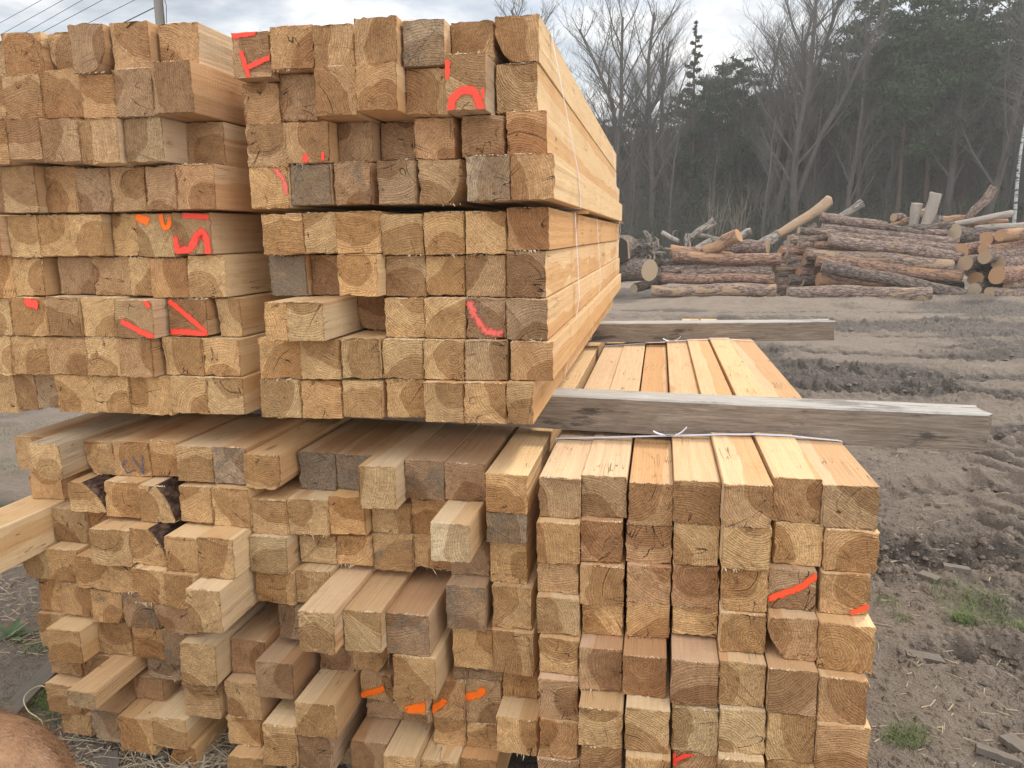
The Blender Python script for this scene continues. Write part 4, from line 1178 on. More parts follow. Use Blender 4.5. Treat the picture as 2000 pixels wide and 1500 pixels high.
log((1606, 518), 20.9, (1886, 577), 20.5, 23, 21, .12, 'long dark log slanting down to the ground across the stack', 3)
log((1597, 546), 21.2, (1727, 556), 21.4, 26, 20, .45, 'reddish log tucked under the slanting dark log', 1)
log((1700, 553), 21.5, (1850, 552), 21.5, 14, 14, .3, 'dull log end showing behind the slanting dark log', 0)
log((1537, 571), 20.3, (1818, 574), 20.2, 23, 25, .42, 'big log lying on the ground in front of the long stack', 0)
log((1620, 475), 22.3, (1700, 482), 22.3, 16, 16, .2, 'dark log deep inside the long stack near its top', 3)
log((1760, 470), 22.6, (1870, 480), 22.6, 16, 14, .3, 'log filling the gap behind the patchy log', 0)
log((1600, 500), 22.2, (1720, 510), 22.2, 16, 16, .2, 'dark log deep inside the long stack at mid height', 3)
log((1620, 535), 22.2, (1760, 540), 22.2, 20, 20, .2, 'dark log deep inside the long stack near the ground', 3)
log((1780, 560), 21.9, (1880, 560), 21.9, 18, 18, .2, 'dark log at the base behind the slanting log', 3)
log((1765, 448), 22.4, (1864, 441), 22.2, 12, 17, .2, 'dark log running level on top of the long stack', 3)
log((1863, 455), 22.0, (1955, 470), 22.8, 32, 30, .05, 'thick ridged dark log on top beside the cut ends', 3)
log((1806, 453), 22.0, (1849, 454), 22.0, 10, 11, .3, 'short dull log under the level dark log', 0)
log((1861, 439), 22.6, (1977, 416), 22.5, 10, 12, .9, 'slim pale bare log slanting up over the stack', 2)
log((1903, 446), 22.5, (2040, 438), 22.5, 9, 14, .8, 'slim grey bare log lying level near the top', 2)
log((1838, 430), 23.0, (1890, 426), 23.0, 13, 12, .7, 'orange log glimpsed behind the uprights', 1)
log((1893, 438), 22.8, (1968, 431), 22.8, 11, 9, .5, 'reddish log behind the slim pale one', 1)
log((1783, 442), 22.6, (1792, 398), 22.5, 15, 18, .75, 'short grey upright stub standing on the long stack', 2)
log((1807, 441), 22.4, (1829, 377), 22.3, 16, 20, 1., 'tall silver-grey upright stub standing on the long stack', 2)
log((1890, 428), 22.8, (1944, 367), 22.7, 13, 16, .15, 'brown pole leaning up steeply above the stack', 0)
log((1745, 424), 22.9, (1765, 428), 23.2, 14, 13, .3, 'log with a round brown end beyond the uprights', 0)
log((1740, 441), 22.9, (1776, 430), 22.9, 9, 10, .4, 'thin reddish log in front of the grey upright stub', 1)
log((1828, 438), 22.9, (1834, 421), 22.9, 12, 14, .5, 'squat stub behind the silver-grey upright', 2)
log((1795, 420), 23.1, (1812, 408), 23.1, 10, 9, .8, 'yellowish stick wedged between the two uprights', 0)
log((1953, 460), 20.9, (2110, 452), 23.6, 20, 22, .7, 'bright orange log with cut end, highest of the end-on logs', 1, grp=GR)
log((1926, 467), 21.2, (2040, 462), 23.5, 23, 22, .4, 'brown log with orange cut end beside the bright orange one', 1, grp=GR)
log((1920, 487), 20.9, (2100, 472), 23.6, 19, 16, .55, 'slim orange log below the two highest cut ends', 1, grp=GR)
log((1923, 502), 20.7, (2100, 490), 23.5, 24, 25, .45, 'pale topped log with an upright oval cut end', 0, grp=GR)
log((1885, 513), 21.1, (2020, 505), 23.4, 27, 25, .3, 'brown log with round yellow cut end nearest the long stack', 0, grp=GR)
log((1950, 515), 20.8, (2110, 508), 23.3, 25, 25, .25, 'purplish log with cut end, above the thickest one', 0, grp=GR)
log((1947, 537), 20.5, (2110, 530), 23.0, 30, 30, .25, 'thickest reddish log of the end-on stack', 1, grp=GR)
log((1932, 573), 20.3, (2110, 574), 22.5, 20, 24, .5, 'peeling log lying on the ground below the cut ends', 0, grp=GR)
log((1966, 557), 20.7, (2110, 555), 22.8, 13, 13, .6, 'thin pale log just above the one on the ground', 0, grp=GR)
log((1903, 565), 20.9, (2000, 556), 23.4, 24, 24, .15, 'dark log with yellow cut end near the ground', 3, grp=GR)
log((1877, 488), 21.4, (1990, 483), 23.9, 26, 26, .2, 'log whose cut end is stained bright orange-red', 1, grp=GR)
log((1905, 545), 21.2, (2000, 536), 23.6, 26, 24, .2, 'shaded reddish log behind the lowest cut ends', 1, grp=GR)
log((1895, 530), 22.2, (2000, 528), 24.2, 22, 24, .1, 'dark log end in the shadow between the stacks', 3, grp=GR)

# tangled root plate and bare switches on the short heap
rr_ = random.Random(12); t = Tubes(); c0 = on_y(1266, 494, 21.6)
for i in range(70):
    p = Vector((rr_.gauss(0, .28), rr_.gauss(0, .2), rr_.gauss(0, .16))); d = Vector((rr_.gauss(0, 1), rr_.gauss(0, .6), rr_.gauss(.2, .7))).normalized(); P = []
    for s in range(6): P.append(tuple(p)); d = (d + Vector((rr_.gauss(0, .5), rr_.gauss(0, .5), rr_.gauss(0, .5)))).normalized(); p = p + d * rr_.uniform(.05, .13)
    r0 = rr_.choice([.012, .02, .035, .06]); t.add(P, [r0 * (1 - .14 * k) for k in range(6)], 6)
m = MT('root_wood', .9, .1); m.col(m.mix(m.noise(m.obj(), 12., 4.), (.09, .075, .06), (.30, .26, .21))); M_ROOT = m.m
ro = t.build('tree_root', [M_ROOT]); ro.location = c0; tag(ro, 'pale tangled root clump between the dark stump and the short log stack', 'tree root', kind='stuff')
for px, py, hh, lab in ((1395, 470, 1.5, 'bare whippy sapling sprouting behind the whitish stub'), (1440, 462, 1.3, 'bare whippy sapling sprouting behind the tilted orange log')):
    t = Tubes(); bp = on_y(px, py, 23.2)
    for i in range(12):
        a = rr_.uniform(0, 6.28); l_ = hh * rr_.uniform(.5, 1.1); lean = rr_.uniform(.05, .55)
        P = [(rr_.gauss(0, .08), rr_.gauss(0, .08), -.9)]; P += [(P[0][0] + math.cos(a) * lean * l_ * q * q, P[0][1] + math.sin(a) * lean * l_ * q * q, -.9 + (.9 + l_) * q) for q in (.4, .7, 1.)]
        t.add(P, [.014, .010, .007, .003], 4)
        for s in range(2): q = Vector(P[2]); t.add([tuple(q), tuple(q + Vector((rr_.gauss(0, .15), rr_.gauss(0, .1), rr_.uniform(.15, .4))))], [.006, .002], 3)
    o = t.build('sapling', [M_ROOT]); o.location = bp; tag(o, lab, 'sapling', 'saplings on the log heap')

# ------------------------------------------------------------ forest
def bark_tree(name, a, b, sc=3.):
    m = MT(name, .95, .1); nz = m.noise(m.obj(), sc, 4., .6); m.col(m.mix(nz, a, b)); return m.m
M_TB, M_TG, M_TP = bark_tree('grey_tree_bark', (.045, .040, .034), (.13, .115, .098)), bark_tree('twig_bark', (.06, .056, .048), (.13, .12, .10)), bark_tree('pine_bark', (.05, .034, .026), (.15, .095, .065))
def leafm(name, a, b):
    m = MT(name, .85, .1); nz = m.noise(m.obj(), .6, 3., .6); n2 = m.noise(m.obj(), 9., 2., .6); m.col(m.mix(m.math('MULTIPLY', m.math('ADD', nz, n2), .5), a, b)); return m.m
M_FAR, M_PN, M_BUD, M_UND = leafm('far_wood_leaves', (.03, .036, .028), (.075, .085, .062)), leafm('pine_needles', (.02, .034, .018), (.055, .082, .04)), leafm('spring_buds', (.06, .065, .03), (.12, .12, .055)), leafm('undergrowth_leaves', (.03, .034, .024), (.11, .125, .07))
def bare_tree(h, rn, r0, fork=False, spread=.34, first=.28, thin=1.):
    tr, cr_ = Tubes(), Tubes()
    def limb(p, d, ln, r, depth, tb):
        n = 6 if depth < 2 else 4; P = [p]; q = Vector(p); dd = Vector(d)
        for i in range(n):
            dd = (dd + Vector((rn.gauss(0, .10), rn.gauss(0, .10), rn.gauss(.05, .05)))).normalized(); q = q + dd * ln / n; P.append(q.copy())
        rr = [max(.004, r * (1 - .72 * i / n)) for i in range(n + 1)]
        tb.add([tuple(v) for v in P], rr, {0: 8, 1: 5, 2: 4}.get(depth, 3), 0 if depth < 3 else 1)
        if depth >= 5 or r < .004: return
        kids = {0: 18, 1: 7, 2: 6, 3: 6, 4: 4}[depth]
        for k in range(kids):
            t = (first + (1 - first) * (k + rn.random()) / kids) if depth == 0 else .22 + .78 * (k + rn.random()) / kids
            i = min(int(t * n), n - 1); b_ = P[i].lerp(P[i + 1], t * n - i)
            az = rn.uniform(0, 6.283); up = {0: rn.uniform(.75, 1.25), 1: rn.uniform(.4, 1.)}.get(depth, rn.uniform(.1, .8))
            base = (P[min(i + 1, n)] - P[i]).normalized()
            side = Vector((math.cos(az), math.sin(az), 0)); nd_ = (base * (.75 if depth else .55) + side * (1 - .3 * depth / 4) * (.62 if depth == 0 else .7) + Vector((0, 0, up * .4))).normalized()
            l2 = ln * ({0: spread * (1.25 - .75 * t), 1: .46, 2: .48, 3: .5, 4: .55}[depth]) * rn.uniform(.7, 1.2)
            limb(b_, nd_, l2, r * (1 - .72 * t) * rn.uniform(.38, .6), depth + 1, cr_)
    limb(Vector((0, 0, -.2)), Vector((rn.gauss(0, .03), rn.gauss(0, .03), 1)), h * .93, r0, 0, tr)
    if fork: limb(Vector((0, 0, h * .22)), Vector((.28, .05, 1)).normalized(), h * .68, r0 * .72, 0, cr_)
    return tr, cr_
def faces_cloud(C, S, rn_, k=1, asp=.35):
    """small bent quads: centres C, sizes S"""
    n = len(C); a = rn_.normal(size=(n, 3)); a /= np.linalg.norm(a, axis=1)[:, None]; b = rn_.normal(size=(n, 3)); b = np.cross(a, b); b /= np.linalg.norm(b, axis=1)[:, None]
    S = np.asarray(S)[:, None]
    V = np.stack([C - a * S, C - b * S * asp, C + a * S, C + b * S * asp], 1).reshape(-1, 3)
    return V, np.arange(4 * n).reshape(n, 4)
def pine(h, rn, r0, conic=False, low=.42):
    tr = Tubes(); P = [(rn.gauss(0, .05) * i / 8, rn.gauss(0, .05) * i / 8, -.2 + (h + .2) * i / 10) for i in range(11)]
    tr.add(P, [r0 * (1 - .85 * i / 10) for i in range(11)], 8, 0)
    C, S, seed = [], [], rn.randrange(10 ** 6)
    g = np.random.RandomState(seed)
    nb = 64 if not conic else 74
    for k in range(nb):
        t = low + (1 - low) * (k / nb) ** .85 if not conic else .15 + .85 * k / nb
        z = h * t; x0 = np.interp(z, [p[2] for p in P], [p[0] for p in P]); y0 = np.interp(z, [p[2] for p in P], [p[1] for p in P])
        ln = h * ((.19 * math.sin(math.pi * min(1, (t - low) / (1 - low) * .78 + .22)) ** .7 + .02) if not conic else .17 * (1.03 - t)) * rn.uniform(.55, 1.15)
        az = rn.uniform(0, 6.283); up = rn.uniform(-.15, .45)
        d = np.array([math.cos(az), math.sin(az), up]); Q = [np.array([x0, y0, z]) + d * ln * s + np.array([0, 0, -.0]) for s in (0, .5, 1)]
        tr.add(Q, [r0 * .16, r0 * .1, .01], 3, 0)
        m_ = int(120 * (ln / (h * .12)) + 20)
        s_ = g.uniform(.25, 1.08, m_) ** .8; c = np.array([x0, y0, z]) + d * ln * s_[:, None] + g.normal(size=(m_, 3)) * np.array([.09, .09, .045]) * ln * 1.5
        C.append(c); S.append(g.uniform(.08, .20, m_) * (h / 16))
    for k in range(8):      # dead twigs on the bare stem
        t = rn.uniform(.12, low); az = rn.uniform(0, 6.283); p = np.array([0, 0, h * t]); tr.add([p, p + np.array([math.cos(az), math.sin(az), -.1]) * h * .06], [.03, .008], 3, 0)
    return tr, np.concatenate(C), np.concatenate(S), g
def tree_obj(kind, h, seed, **kw):
    rn = random.Random(seed); root = bpy.data.objects.new({'bare': 'bare_tree', 'pine': 'pine_tree', 'spruce': 'spruce_tree'}[kind], None); COL.objects.link(root)
    if kind == 'bare':
        t, c_ = bare_tree(h, rn, kw.pop('r', h * .0135), **kw); t.build('trunk', [M_TB, M_TG], root); c_.build('crown', [M_TB, M_TG], root)
    else:
        t, C, S, g = pine(h, rn, h * .0125, conic=(kind == 'spruce'), **kw); t.build('trunk', [M_TP], root)
        V, Q = faces_cloud(C, S, g); np_mesh('crown', V, Q, M_PN, smooth=False, parent=root)
    return root
protos = {'bare': [tree_obj('bare', 16, 5, fork=True), tree_obj('bare', 16, 9), tree_obj('bare', 16, 23, fork=True, spread=.30), tree_obj('bare', 16, 31, spread=.28, first=.4), tree_obj('bare', 16, 44, spread=.22, first=.2)],
          'pine': [tree_obj('pine', 16, 2), tree_obj('pine', 16, 12, low=.5), tree_obj('pine', 16, 21, low=.35), tree_obj('pine', 16, 33, low=.6)], 'spruce': [tree_obj('spruce', 16, 3), tree_obj('spruce', 16, 17)]}
used_p = set()
def place_tree(kind, v, px, Y, top, label, grp, wide=1., rot=0.):
    src = protos[kind][v]; T = on_y(px, top, Y); sc = T.z / 16. * (1.13 if kind == 'bare' else 1.)
    if src.name in used_p:
        r_ = src.copy(); COL.objects.link(r_)
        for ch in src.children: c_ = ch.copy(); COL.objects.link(c_); c_.parent = r_
    else: r_ = src; used_p.add(src.name)
    bx = on_y(px, 470, Y).x
    r_.location = (bx, Y, 0); r_.rotation_euler = (0, 0, rot); r_.scale = (sc * wide, sc * wide, sc)
    tag(r_, label, {'bare': 'bare tree', 'pine': 'pine tree', 'spruce': 'spruce tree'}[kind], grp)
front = [('bare', 3, 1112, 52, 28), ('bare', 0, 1192, 47, 70), ('bare', 1, 1268, 45, 28), ('bare', 3, 1235, 50, 50), ('spruce', 0, 1347, 50, 40), ('bare', 4, 1300, 52, 90), ('pine', 2, 1400, 54, 120), ('pine', 0, 1438, 50, 115),
         ('bare', 0, 1490, 46, 15), ('bare', 2, 1548, 43, -5), ('bare', 1, 1600, 47, 0), ('pine', 1, 1668, 45, -5), ('bare', 3, 1712, 47, 0), ('pine', 0, 1748, 44, -8), ('pine', 3, 1800, 45, -22), ('bare', 4, 1840, 44, -10),
         ('pine', 2, 1872, 46, -30), ('bare', 1, 1905, 43, 0), ('pine', 1, 1945, 45, -40), ('spruce', 1, 1995, 44, -30), ('pine', 0, 2060, 45, -40), ('bare', 2, 1380, 52, 140), ('pine', 3, 1590, 50, 150), ('pine', 1, 1520, 53, 170), ('bare', 2, 1460, 50, 80), ('pine', 1, 1325, 55, 185), ('pine', 3, 1480, 57, 180), ('pine', 0, 1565, 58, 175), ('pine', 2, 1625, 52, 85), ('pine', 1, 1375, 56, 160), ('pine', 2, 1225, 57, 220)]
desc = {'bare': ['wide forked crown', 'rounded twiggy crown', 'double stem', 'high narrow crown', 'feathery slim crown'], 'pine': ['broad dark crown', 'crown high on a bare stem', 'deep shaggy crown', 'small crown on a tall stem'], 'spruce': ['pointed narrow top', 'ragged conical crown']}
front.sort(key=lambda t: t[2])
rt = random.Random(4)
for i, (k, v, px, Y, top) in enumerate(front):
    place_tree(k, v, px, Y, top, f"{'leafless' if k == 'bare' else 'evergreen'} tree, {desc[k][v]}, {ordw(i + 1)} along the forest edge", 'trees along the forest edge', 1.15 if k == 'bare' else 1., rt.uniform(0, 6.28))
back = []
for i in range(112):
    px = 1030 + i * 10.2 + rt.uniform(-8, 8); k = rt.choice(['bare', 'slim', 'slim', 'pine', 'pine', 'slim'] if px < 1400 else ['pine', 'pine', 'slim', 'slim', 'pine', 'spruce', 'bare'])
    v = rt.randrange(len(protos['bare' if k == 'slim' else k])); sl = k == 'slim'; k = 'bare' if sl else k; v = 4 if sl else v; Y = rt.uniform(40, 56) if sl else rt.uniform(52, 74); top = rt.uniform(230, 320) if px < 1400 else rt.uniform(170, 300) if px < 1640 else rt.uniform(60, 240)
    place_tree(k, v, px, Y, top, f"{'leafless' if k == 'bare' else 'evergreen'} back row tree, {ordw(i + 1)} counted from the timber", 'trees of the back rows', rt.uniform(.8, 1.1) if sl else rt.uniform(1.1, 1.6), rt.uniform(0, 6.28))
# birch
t = Tubes(); b0, b1 = on_y(1978, 440, 40), on_y(1992, 325, 40)
m = MT('birch_bark', .7, .2); nz = m.noise(m.vm('MULTIPLY', m.obj(), (2., 2., 9.)), 1., 3., .6); m.col(m.mix(m.ss(nz, .52, .6), (.40, .39, .37), (.05, .045, .04)))
rootb = bpy.data.objects.new('birch_tree', None); COL.objects.link(rootb); rootb.location = (b0.x, 40, 0)
dd = (b1 - b0) / (b1.z - b0.z)
P = [Vector((0, 0, z)) + Vector((dd.x * (z - b0.z), 0, 0)) + Vector((.05 * math.sin(z), 0, 0)) for z in np.linspace(-.1, 12, 14)]
t.add([tuple(p) for p in P], [.10 * (1 - .055 * i) for i in range(14)], 8); t.build('trunk', [m.m], rootb)
t = Tubes(); rb = random.Random(8)
for i in range(160):
    z = rb.uniform(6, 12); q = P[0].lerp(P[-1], z / 12.1); a = rb.uniform(0, 6.28); ln = (13 - z) * .22; q2 = q + Vector((math.cos(a) * ln, math.sin(a) * ln, .5 * ln)); q3 = q2 + Vector((math.cos(a) * ln * .6, math.sin(a) * ln * .6, -.5 * ln)); t.add([tuple(q), tuple(q2), tuple(q3)], [.02, .01, .005], 3)
t.build('crown', [M_TG], rootb); tag(rootb, 'slim white-barked birch leaning slightly at the forest edge', 'birch tree')
# undergrowth: twigs and small leaves filling the wood between the stems
g = np.random.RandomState(11)
def und_x(px0, px1, Y, n):
    a = np.array([on_y(px0, 460, y_).x for y_ in Y]); b = np.array([on_y(px1, 460, y_).x for y_ in Y]); return a + (b - a) * g.rand(n)
n = 120000; Y = g.uniform(42, 72, n); X = und_x(1000, 2150, Y, n); Z = g.rand(n) ** 1.25 * (2.6 + (Y - 42) * .26) * (.55 + .9 * fbm(X * .25, Y * .25, 3))
V, Q = faces_cloud(np.stack([X, Y, Z], 1), g.uniform(.04, .13, n) * (Y / 45), g, asp=.3)
V = V.reshape(-1, 4, 3); V[:, :, 2] = (V[:, :, 2] - V[:, :, 2].mean(1, keepdims=True)) * 1.0 + V[:, :, 2].mean(1, keepdims=True); V = V.reshape(-1, 3)
tag(np_mesh('undergrowth', V, Q, M_UND, smooth=False), 'dense olive brown undergrowth between the forest stems', 'undergrowth', kind='stuff')
t = Tubes(); rw = random.Random(5)
for i in range(3600):
    y_ = rw.uniform(33, 66); x_ = on_y(rw.uniform(1000, 2150), 460, y_).x; h_ = rw.choice([rw.uniform(1., 3.), rw.uniform(2., 5.)]) * (.6 if y_ < 37 else 1); lx, ly = rw.gauss(0, .14) * h_, rw.gauss(0, .14) * h_
    b_ = rw.uniform(.5, .8)
    t.add([(x_, y_, 0), (x_ + lx * .3, y_ + ly * .3, h_ * .5), (x_ + lx, y_ + ly, h_)], [.008 * h_ ** .6, .006 * h_ ** .5, .003], 3)
    for s in range(3):
        q = rw.uniform(.35, .9); a = rw.uniform(0, 6.28); l_ = h_ * rw.uniform(.12, .3); p = (x_ + lx * q, y_ + ly * q, h_ * q)
        t.add([p, (p[0] + math.cos(a) * l_ * .6, p[1] + math.sin(a) * l_ * .6, p[2] + l_ * .8)], [.006, .0025], 3)
M_BR = bark_tree('brush_bark', (.03, .028, .023), (.11, .105, .085))
tag(t.build('brushwood', [M_BR]), 'thin grey saplings and brush standing in front of the forest', 'brushwood', kind='stuff')
n = 110000; Y = g.uniform(72, 84, n); X = und_x(950, 2250, Y, n); Z = g.rand(n) ** 1.2 * (8 + 9 * np.clip((X - 8) / 22, 0, 1)) * (.8 + .4 * fbm(X * .2, Y * .2, 3))
V, Q = faces_cloud(np.stack([X, Y, Z], 1), g.uniform(.2, .5, n), g)
tag(np_mesh('far_woods', V, Q, M_FAR, smooth=False), 'far wood reading as one dark mass behind the stems', 'woods', kind='stuff')

# ------------------------------------------------------------ pole and wires
m = MT('pole_wood', .8, .2); m.col(m.mix(m.noise(m.vm('MULTIPLY', m.obj(), (8., 8., .5)), 1., 4.), (.10, .085, .07), (.24, .21, .18))); M_POLE = m.m
m = MT('wire_black', .6, .3); m.col((.03, .03, .035)); M_WIRE = m.m
pr = bpy.data.objects.new('utility_pole', None); COL.objects.link(pr); pc = on_y(311, 20, 20.); pr.location = (pc.x, 20, 0)
t = Tubes(); t.add([(0, 0, -.2), (0, 0, 4), (0, 0, 9.6)], [.15, .14, .115], 16); t.build('post', [M_POLE], pr)
t = Tubes(); t.add([(-.9, 0, 9.2), (.9, 0, 9.2)], [.05, .05], 6); t.build('crossarm', [M_POLE], pr)
t = Tubes(); t.add([(.17, -.1, 5), (.19, -.12, 7.9), (.16, -.05, 8.3), (.25, -.1, 8.8)], [.012] * 4, 5); t.add([(.22, -.1, 7.0), (.3, -.12, 7.8), (.16, -.1, 8.4)], [.01] * 3, 5); t.build('cable', [M_WIRE], pr)
tag(pr, 'round wooden utility pole rising behind the upper stack', 'utility pole')
wl = [((5, 42), (81, 0), 24), ((17, 59), (123, 0), 23), ((56, 60), (161, 0), 22), ((90, 59), (200, 0), 21), ((171, 46), (263, 0), 20.3)]
for i, (p, q, Y) in enumerate(wl):
    A, B = on_y(*p, Y), on_y(*q, Y); d = B - A; A2, B2 = A - d * 5, B + d * 4
    t = Tubes(); P = [A2.lerp(B2, s / 40) for s in range(41)]; t.add([(v.x, v.y, v.z) for v in P], [.008] * 41, 5)
    tag(t.build('overhead_wire', [M_WIRE]), ['outermost overhead wire, farthest from the pole', 'overhead wire second in from the outermost', 'middle one of the overhead wires', 'overhead wire fourth in towards the pole', 'overhead wire closest beside the pole top'][i], 'wire', 'overhead wires')
A, B = on_y(301, 15, 20), on_y(240, 45, 20); d = B - A; t = Tubes(); t.add([tuple(A + d * s * .5 + Vector((0, 0, 0))) for s in range(20)], [.014] * 20, 5)
tag(t.build('overhead_wire', [M_WIRE]), 'overhead wire fixed to the pole itself just below its top', 'wire', 'overhead wires')

# ------------------------------------------------------------ ground cover
m = MT('grass_blades', .7, .2); hz = m.noise(m.obj(), 3., 2.); m.col(m.mix(hz, (.05, .085, .02), (.15, .20, .06))); M_GR = m.m
m = MT('straw', .85, .15); m.col(m.mix(m.noise(m.obj(), 40., 2.), (.26, .20, .13), (.58, .48, .33))); M_ST = m.m
def blades(name, spots, mat, label, cat, kind=None, w=.0014, grp=None):
    V, Fc = [], []; rg = random.Random(len(spots) * 7 + int(spots[0][0] * 100))
    for (cx, cy, rad, n, hh) in spots:
        for i in range(n):
            a, rr = rg.uniform(0, 6.28), rad * math.sqrt(rg.random()); x, y = cx + rr * math.cos(a), cy + rr * math.sin(a); z = gh(x, y) - .005
            h_ = hh * rg.uniform(.4, 1.1); b = rg.uniform(0, 6.28); l_ = rg.uniform(.4, 1.5) * h_; wx, wy = math.cos(b + 1.57) * w, math.sin(b + 1.57) * w
            k = len(V)
            for s in range(4):
                t_ = s / 3; px_, py_, pz_ = x + math.cos(b) * l_ * t_ * t_, y + math.sin(b) * l_ * t_ * t_, z + h_ * (t_ - .25 * t_ * t_)
                q = (1 - t_ * .85); V += [(px_ - wx * q, py_ - wy * q, pz_), (px_ + wx * q, py_ + wy * q, pz_)]
            for s in range(3): Fc.append([k + 2 * s, k + 2 * s + 1, k + 2 * s + 3, k + 2 * s + 2])
    return tag(mesh(name, V, Fc, mat), label, cat, grp, kind)
def gz(x, y): p = on_z(x, y, 0); return p.x, p.y
def tuft(pts, label):
    sp = []
    for x, y, rad, n, h_ in pts: p = gz(x, y); sp.append((p[0], p[1], rad, n, h_))
    blades('grass_tuft', sp, M_GR, label, 'grass tuft', grp='grass tufts on the mud')
tuft([(1885, 1215, .06, 200, .09), (1915, 1185, .11, 150, .09), (1870, 1170, .13, 110, .08)], 'largest bright green grass tuft in the mud beside the strapped stack')
tuft([(1975, 1220, .10, 160, .05), (1998, 1240, .05, 120, .08)], 'low grass patch at the picture edge past the largest tuft')
tuft([(1775, 1425, .07, 200, .05), (1750, 1430, .05, 80, .04)], 'low grass patch in the mud near the foot of the strapped stack')
tuft([(1755, 1205, .05, 60, .04), (1730, 1175, .06, 80, .045)], 'sparse small grass sprigs close to the strapped stack')
tuft([(75, 1375, .15, 260, .08), (100, 1340, .10, 160, .08), (25, 1395, .18, 240, .06)], 'dense grass at the foot of the loose pile beside the dog')
tuft([(70, 1250, .06, 60, .06), (100, 1235, .05, 60, .06)], 'thin grass sprigs against the corner of the loose pile')
tuft([(30, 905, .25, 260, .05), (12, 840, .5, 300, .04), (95, 835, .6, 300, .05), (15, 985, .16, 140, .05)], 'scattered grass behind the loose pile')
sp = []
rg = random.Random(3)
for i in range(60):
    x, y = rg.uniform(150, 500), rg.uniform(1440, 1500); p = gz(x, y); sp.append((p[0], p[1] + rg.uniform(-.3, .1), .12, 14, .03))
V, Fc = [], []
def stick(x, y, ln, r_, az, z=None, tilt=0.):
    k = len(V); z = gh(x, y) + r_ if z is None else z; dx, dy = math.cos(az) * ln, math.sin(az) * ln; nx, ny = -math.sin(az) * r_, math.cos(az) * r_
    for s in (0, 1): 
        for a, b in ((-1, 0), (1, 0), (0, 1.4)): V.append((x + dx * s + nx * a, y + dy * s + ny * a, z + b * r_ + tilt * s * ln))
    Fc.extend([[k, k + 1, k + 4, k + 3], [k + 1, k + 2, k + 5, k + 4], [k + 2, k, k + 3, k + 5], [k, k + 2, k + 1], [k + 3, k + 4, k + 5]])
for i in range(3800):
    x, y = rg.gauss(-1.55, .38), rg.uniform(1.45, 2.25); stick(x, y, rg.uniform(.02, .11), rg.uniform(.0008, .002), rg.uniform(0, 6.28), tilt=rg.gauss(.12, .25))
for i in range(260):
    p = gz(rg.uniform(0, 130), rg.uniform(1100, 1260)); stick(p[0], p[1], rg.uniform(.02, .12), rg.uniform(.0008, .002), rg.uniform(0, 6.28), tilt=rg.gauss(.05, .15))
for i in range(350):
    p = gz(rg.uniform(1640, 2000), 620 + 880 * rg.random() ** .7); stick(p[0], p[1], rg.uniform(.01, .05) * (1 + p[1] * .1), rg.uniform(.0008, .002) * (1 + p[1] * .12), rg.uniform(0, 6.28), tilt=rg.gauss(0, .1))
tag(mesh('straw_litter', V, Fc, M_ST), 'dry straw and twigs strewn at the foot of the piles', 'straw', kind='stuff')
# clods and chips of mud
V, Fc = [], []
def clod(x, y, s):
    k = len(V); z = gh(x, y); pt = []
    for a, b, c_ in ((1, 0, 0), (.3, 1, 0), (-.8, .6, 0), (-.8, -.6, 0), (.3, -1, 0), (.5, .3, .6), (-.4, .35, .7), (0, -.5, .65)):
        pt.append((x + a * s * rg.uniform(.7, 1.2), y + b * s * rg.uniform(.7, 1.2), z + c_ * s * rg.uniform(.5, 1.1) - s * .15))
    V.extend(pt); Fc.extend([[k + a for a in f] for f in ((0, 1, 5), (1, 6, 5), (1, 2, 6), (2, 3, 6), (3, 7, 6), (3, 4, 7), (4, 0, 7), (0, 5, 7), (5, 6, 7))])
for i in range(16000):
    x = rg.uniform(1600, 2030); y = 590 + 910 * rg.random(); p = gz(x, y)
    if rg.random() < .10 + .9 * gcell(p[0], p[1], GZ): clod(p[0], p[1], rg.uniform(.003, .009 if rg.random() < .8 else .022) * (1 + p[1] * .09))
for i in range(1500):
    p = gz(rg.uniform(-30, 330), rg.uniform(1080, 1500)); clod(p[0], p[1], rg.uniform(.003, .012))
tag(mesh('mud_crumbs', V, Fc, M_MUD), 'crumbled clods of mud scattered over the ground', 'mud', kind='stuff')
m = MT('weathered_board', .85, .15); oo = m.xyz(m.obj()); fb = m.noise(m.vec(m.math('MULTIPLY', oo[0], 120.), m.math('MULTIPLY', oo[1], 6.), 0.), 1., 4., .6); m.col(m.mix(fb, (.08, .065, .052), (.22, .185, .15))); m.bump(fb, .003, .8); M_WB = m.m
def slab(name, c, ln, wd, th, az, label, cat, grp=None, mat=None, tilt=0.):
    rg2 = random.Random(int(c[0] * 1000)); n = 8; V, Fc = [], []
    for i in range(n + 1):
        y = -ln / 2 + ln * i / n
        w1, w2 = wd / 2 * (1 + rg2.uniform(-.06, .06)), wd / 2 * (1 + rg2.uniform(-.06, .06))
        e = rg2.uniform(-.1, .1) * wd if i in (0, n) else 0
        V += [(-w1, y + e, 0), (w2, y - e, 0), (w2 * .97, y - e, th), (-w1 * .97, y + e, th * (1 + rg2.uniform(-.1, .1)))]
    for i in range(n):
        for k in range(4): a, b = i * 4 + k, i * 4 + (k + 1) % 4; Fc.append([a, a + 4, b + 4, b])
    Fc += [[0, 1, 2, 3], [n * 4 + 3, n * 4 + 2, n * 4 + 1, n * 4]]
    o = mesh(name, V, Fc, mat or M_WB); o.location = (c[0], c[1], gh(c[0], c[1]) + (c[2] if len(c) > 2 else 0)); o.rotation_euler = (tilt, 0, az); return tag(o, label, cat, grp)
a, b = on_z(0, 1385, .03), on_z(92, 1290, .03); mpt = (a + b) / 2; dr = (b - a)
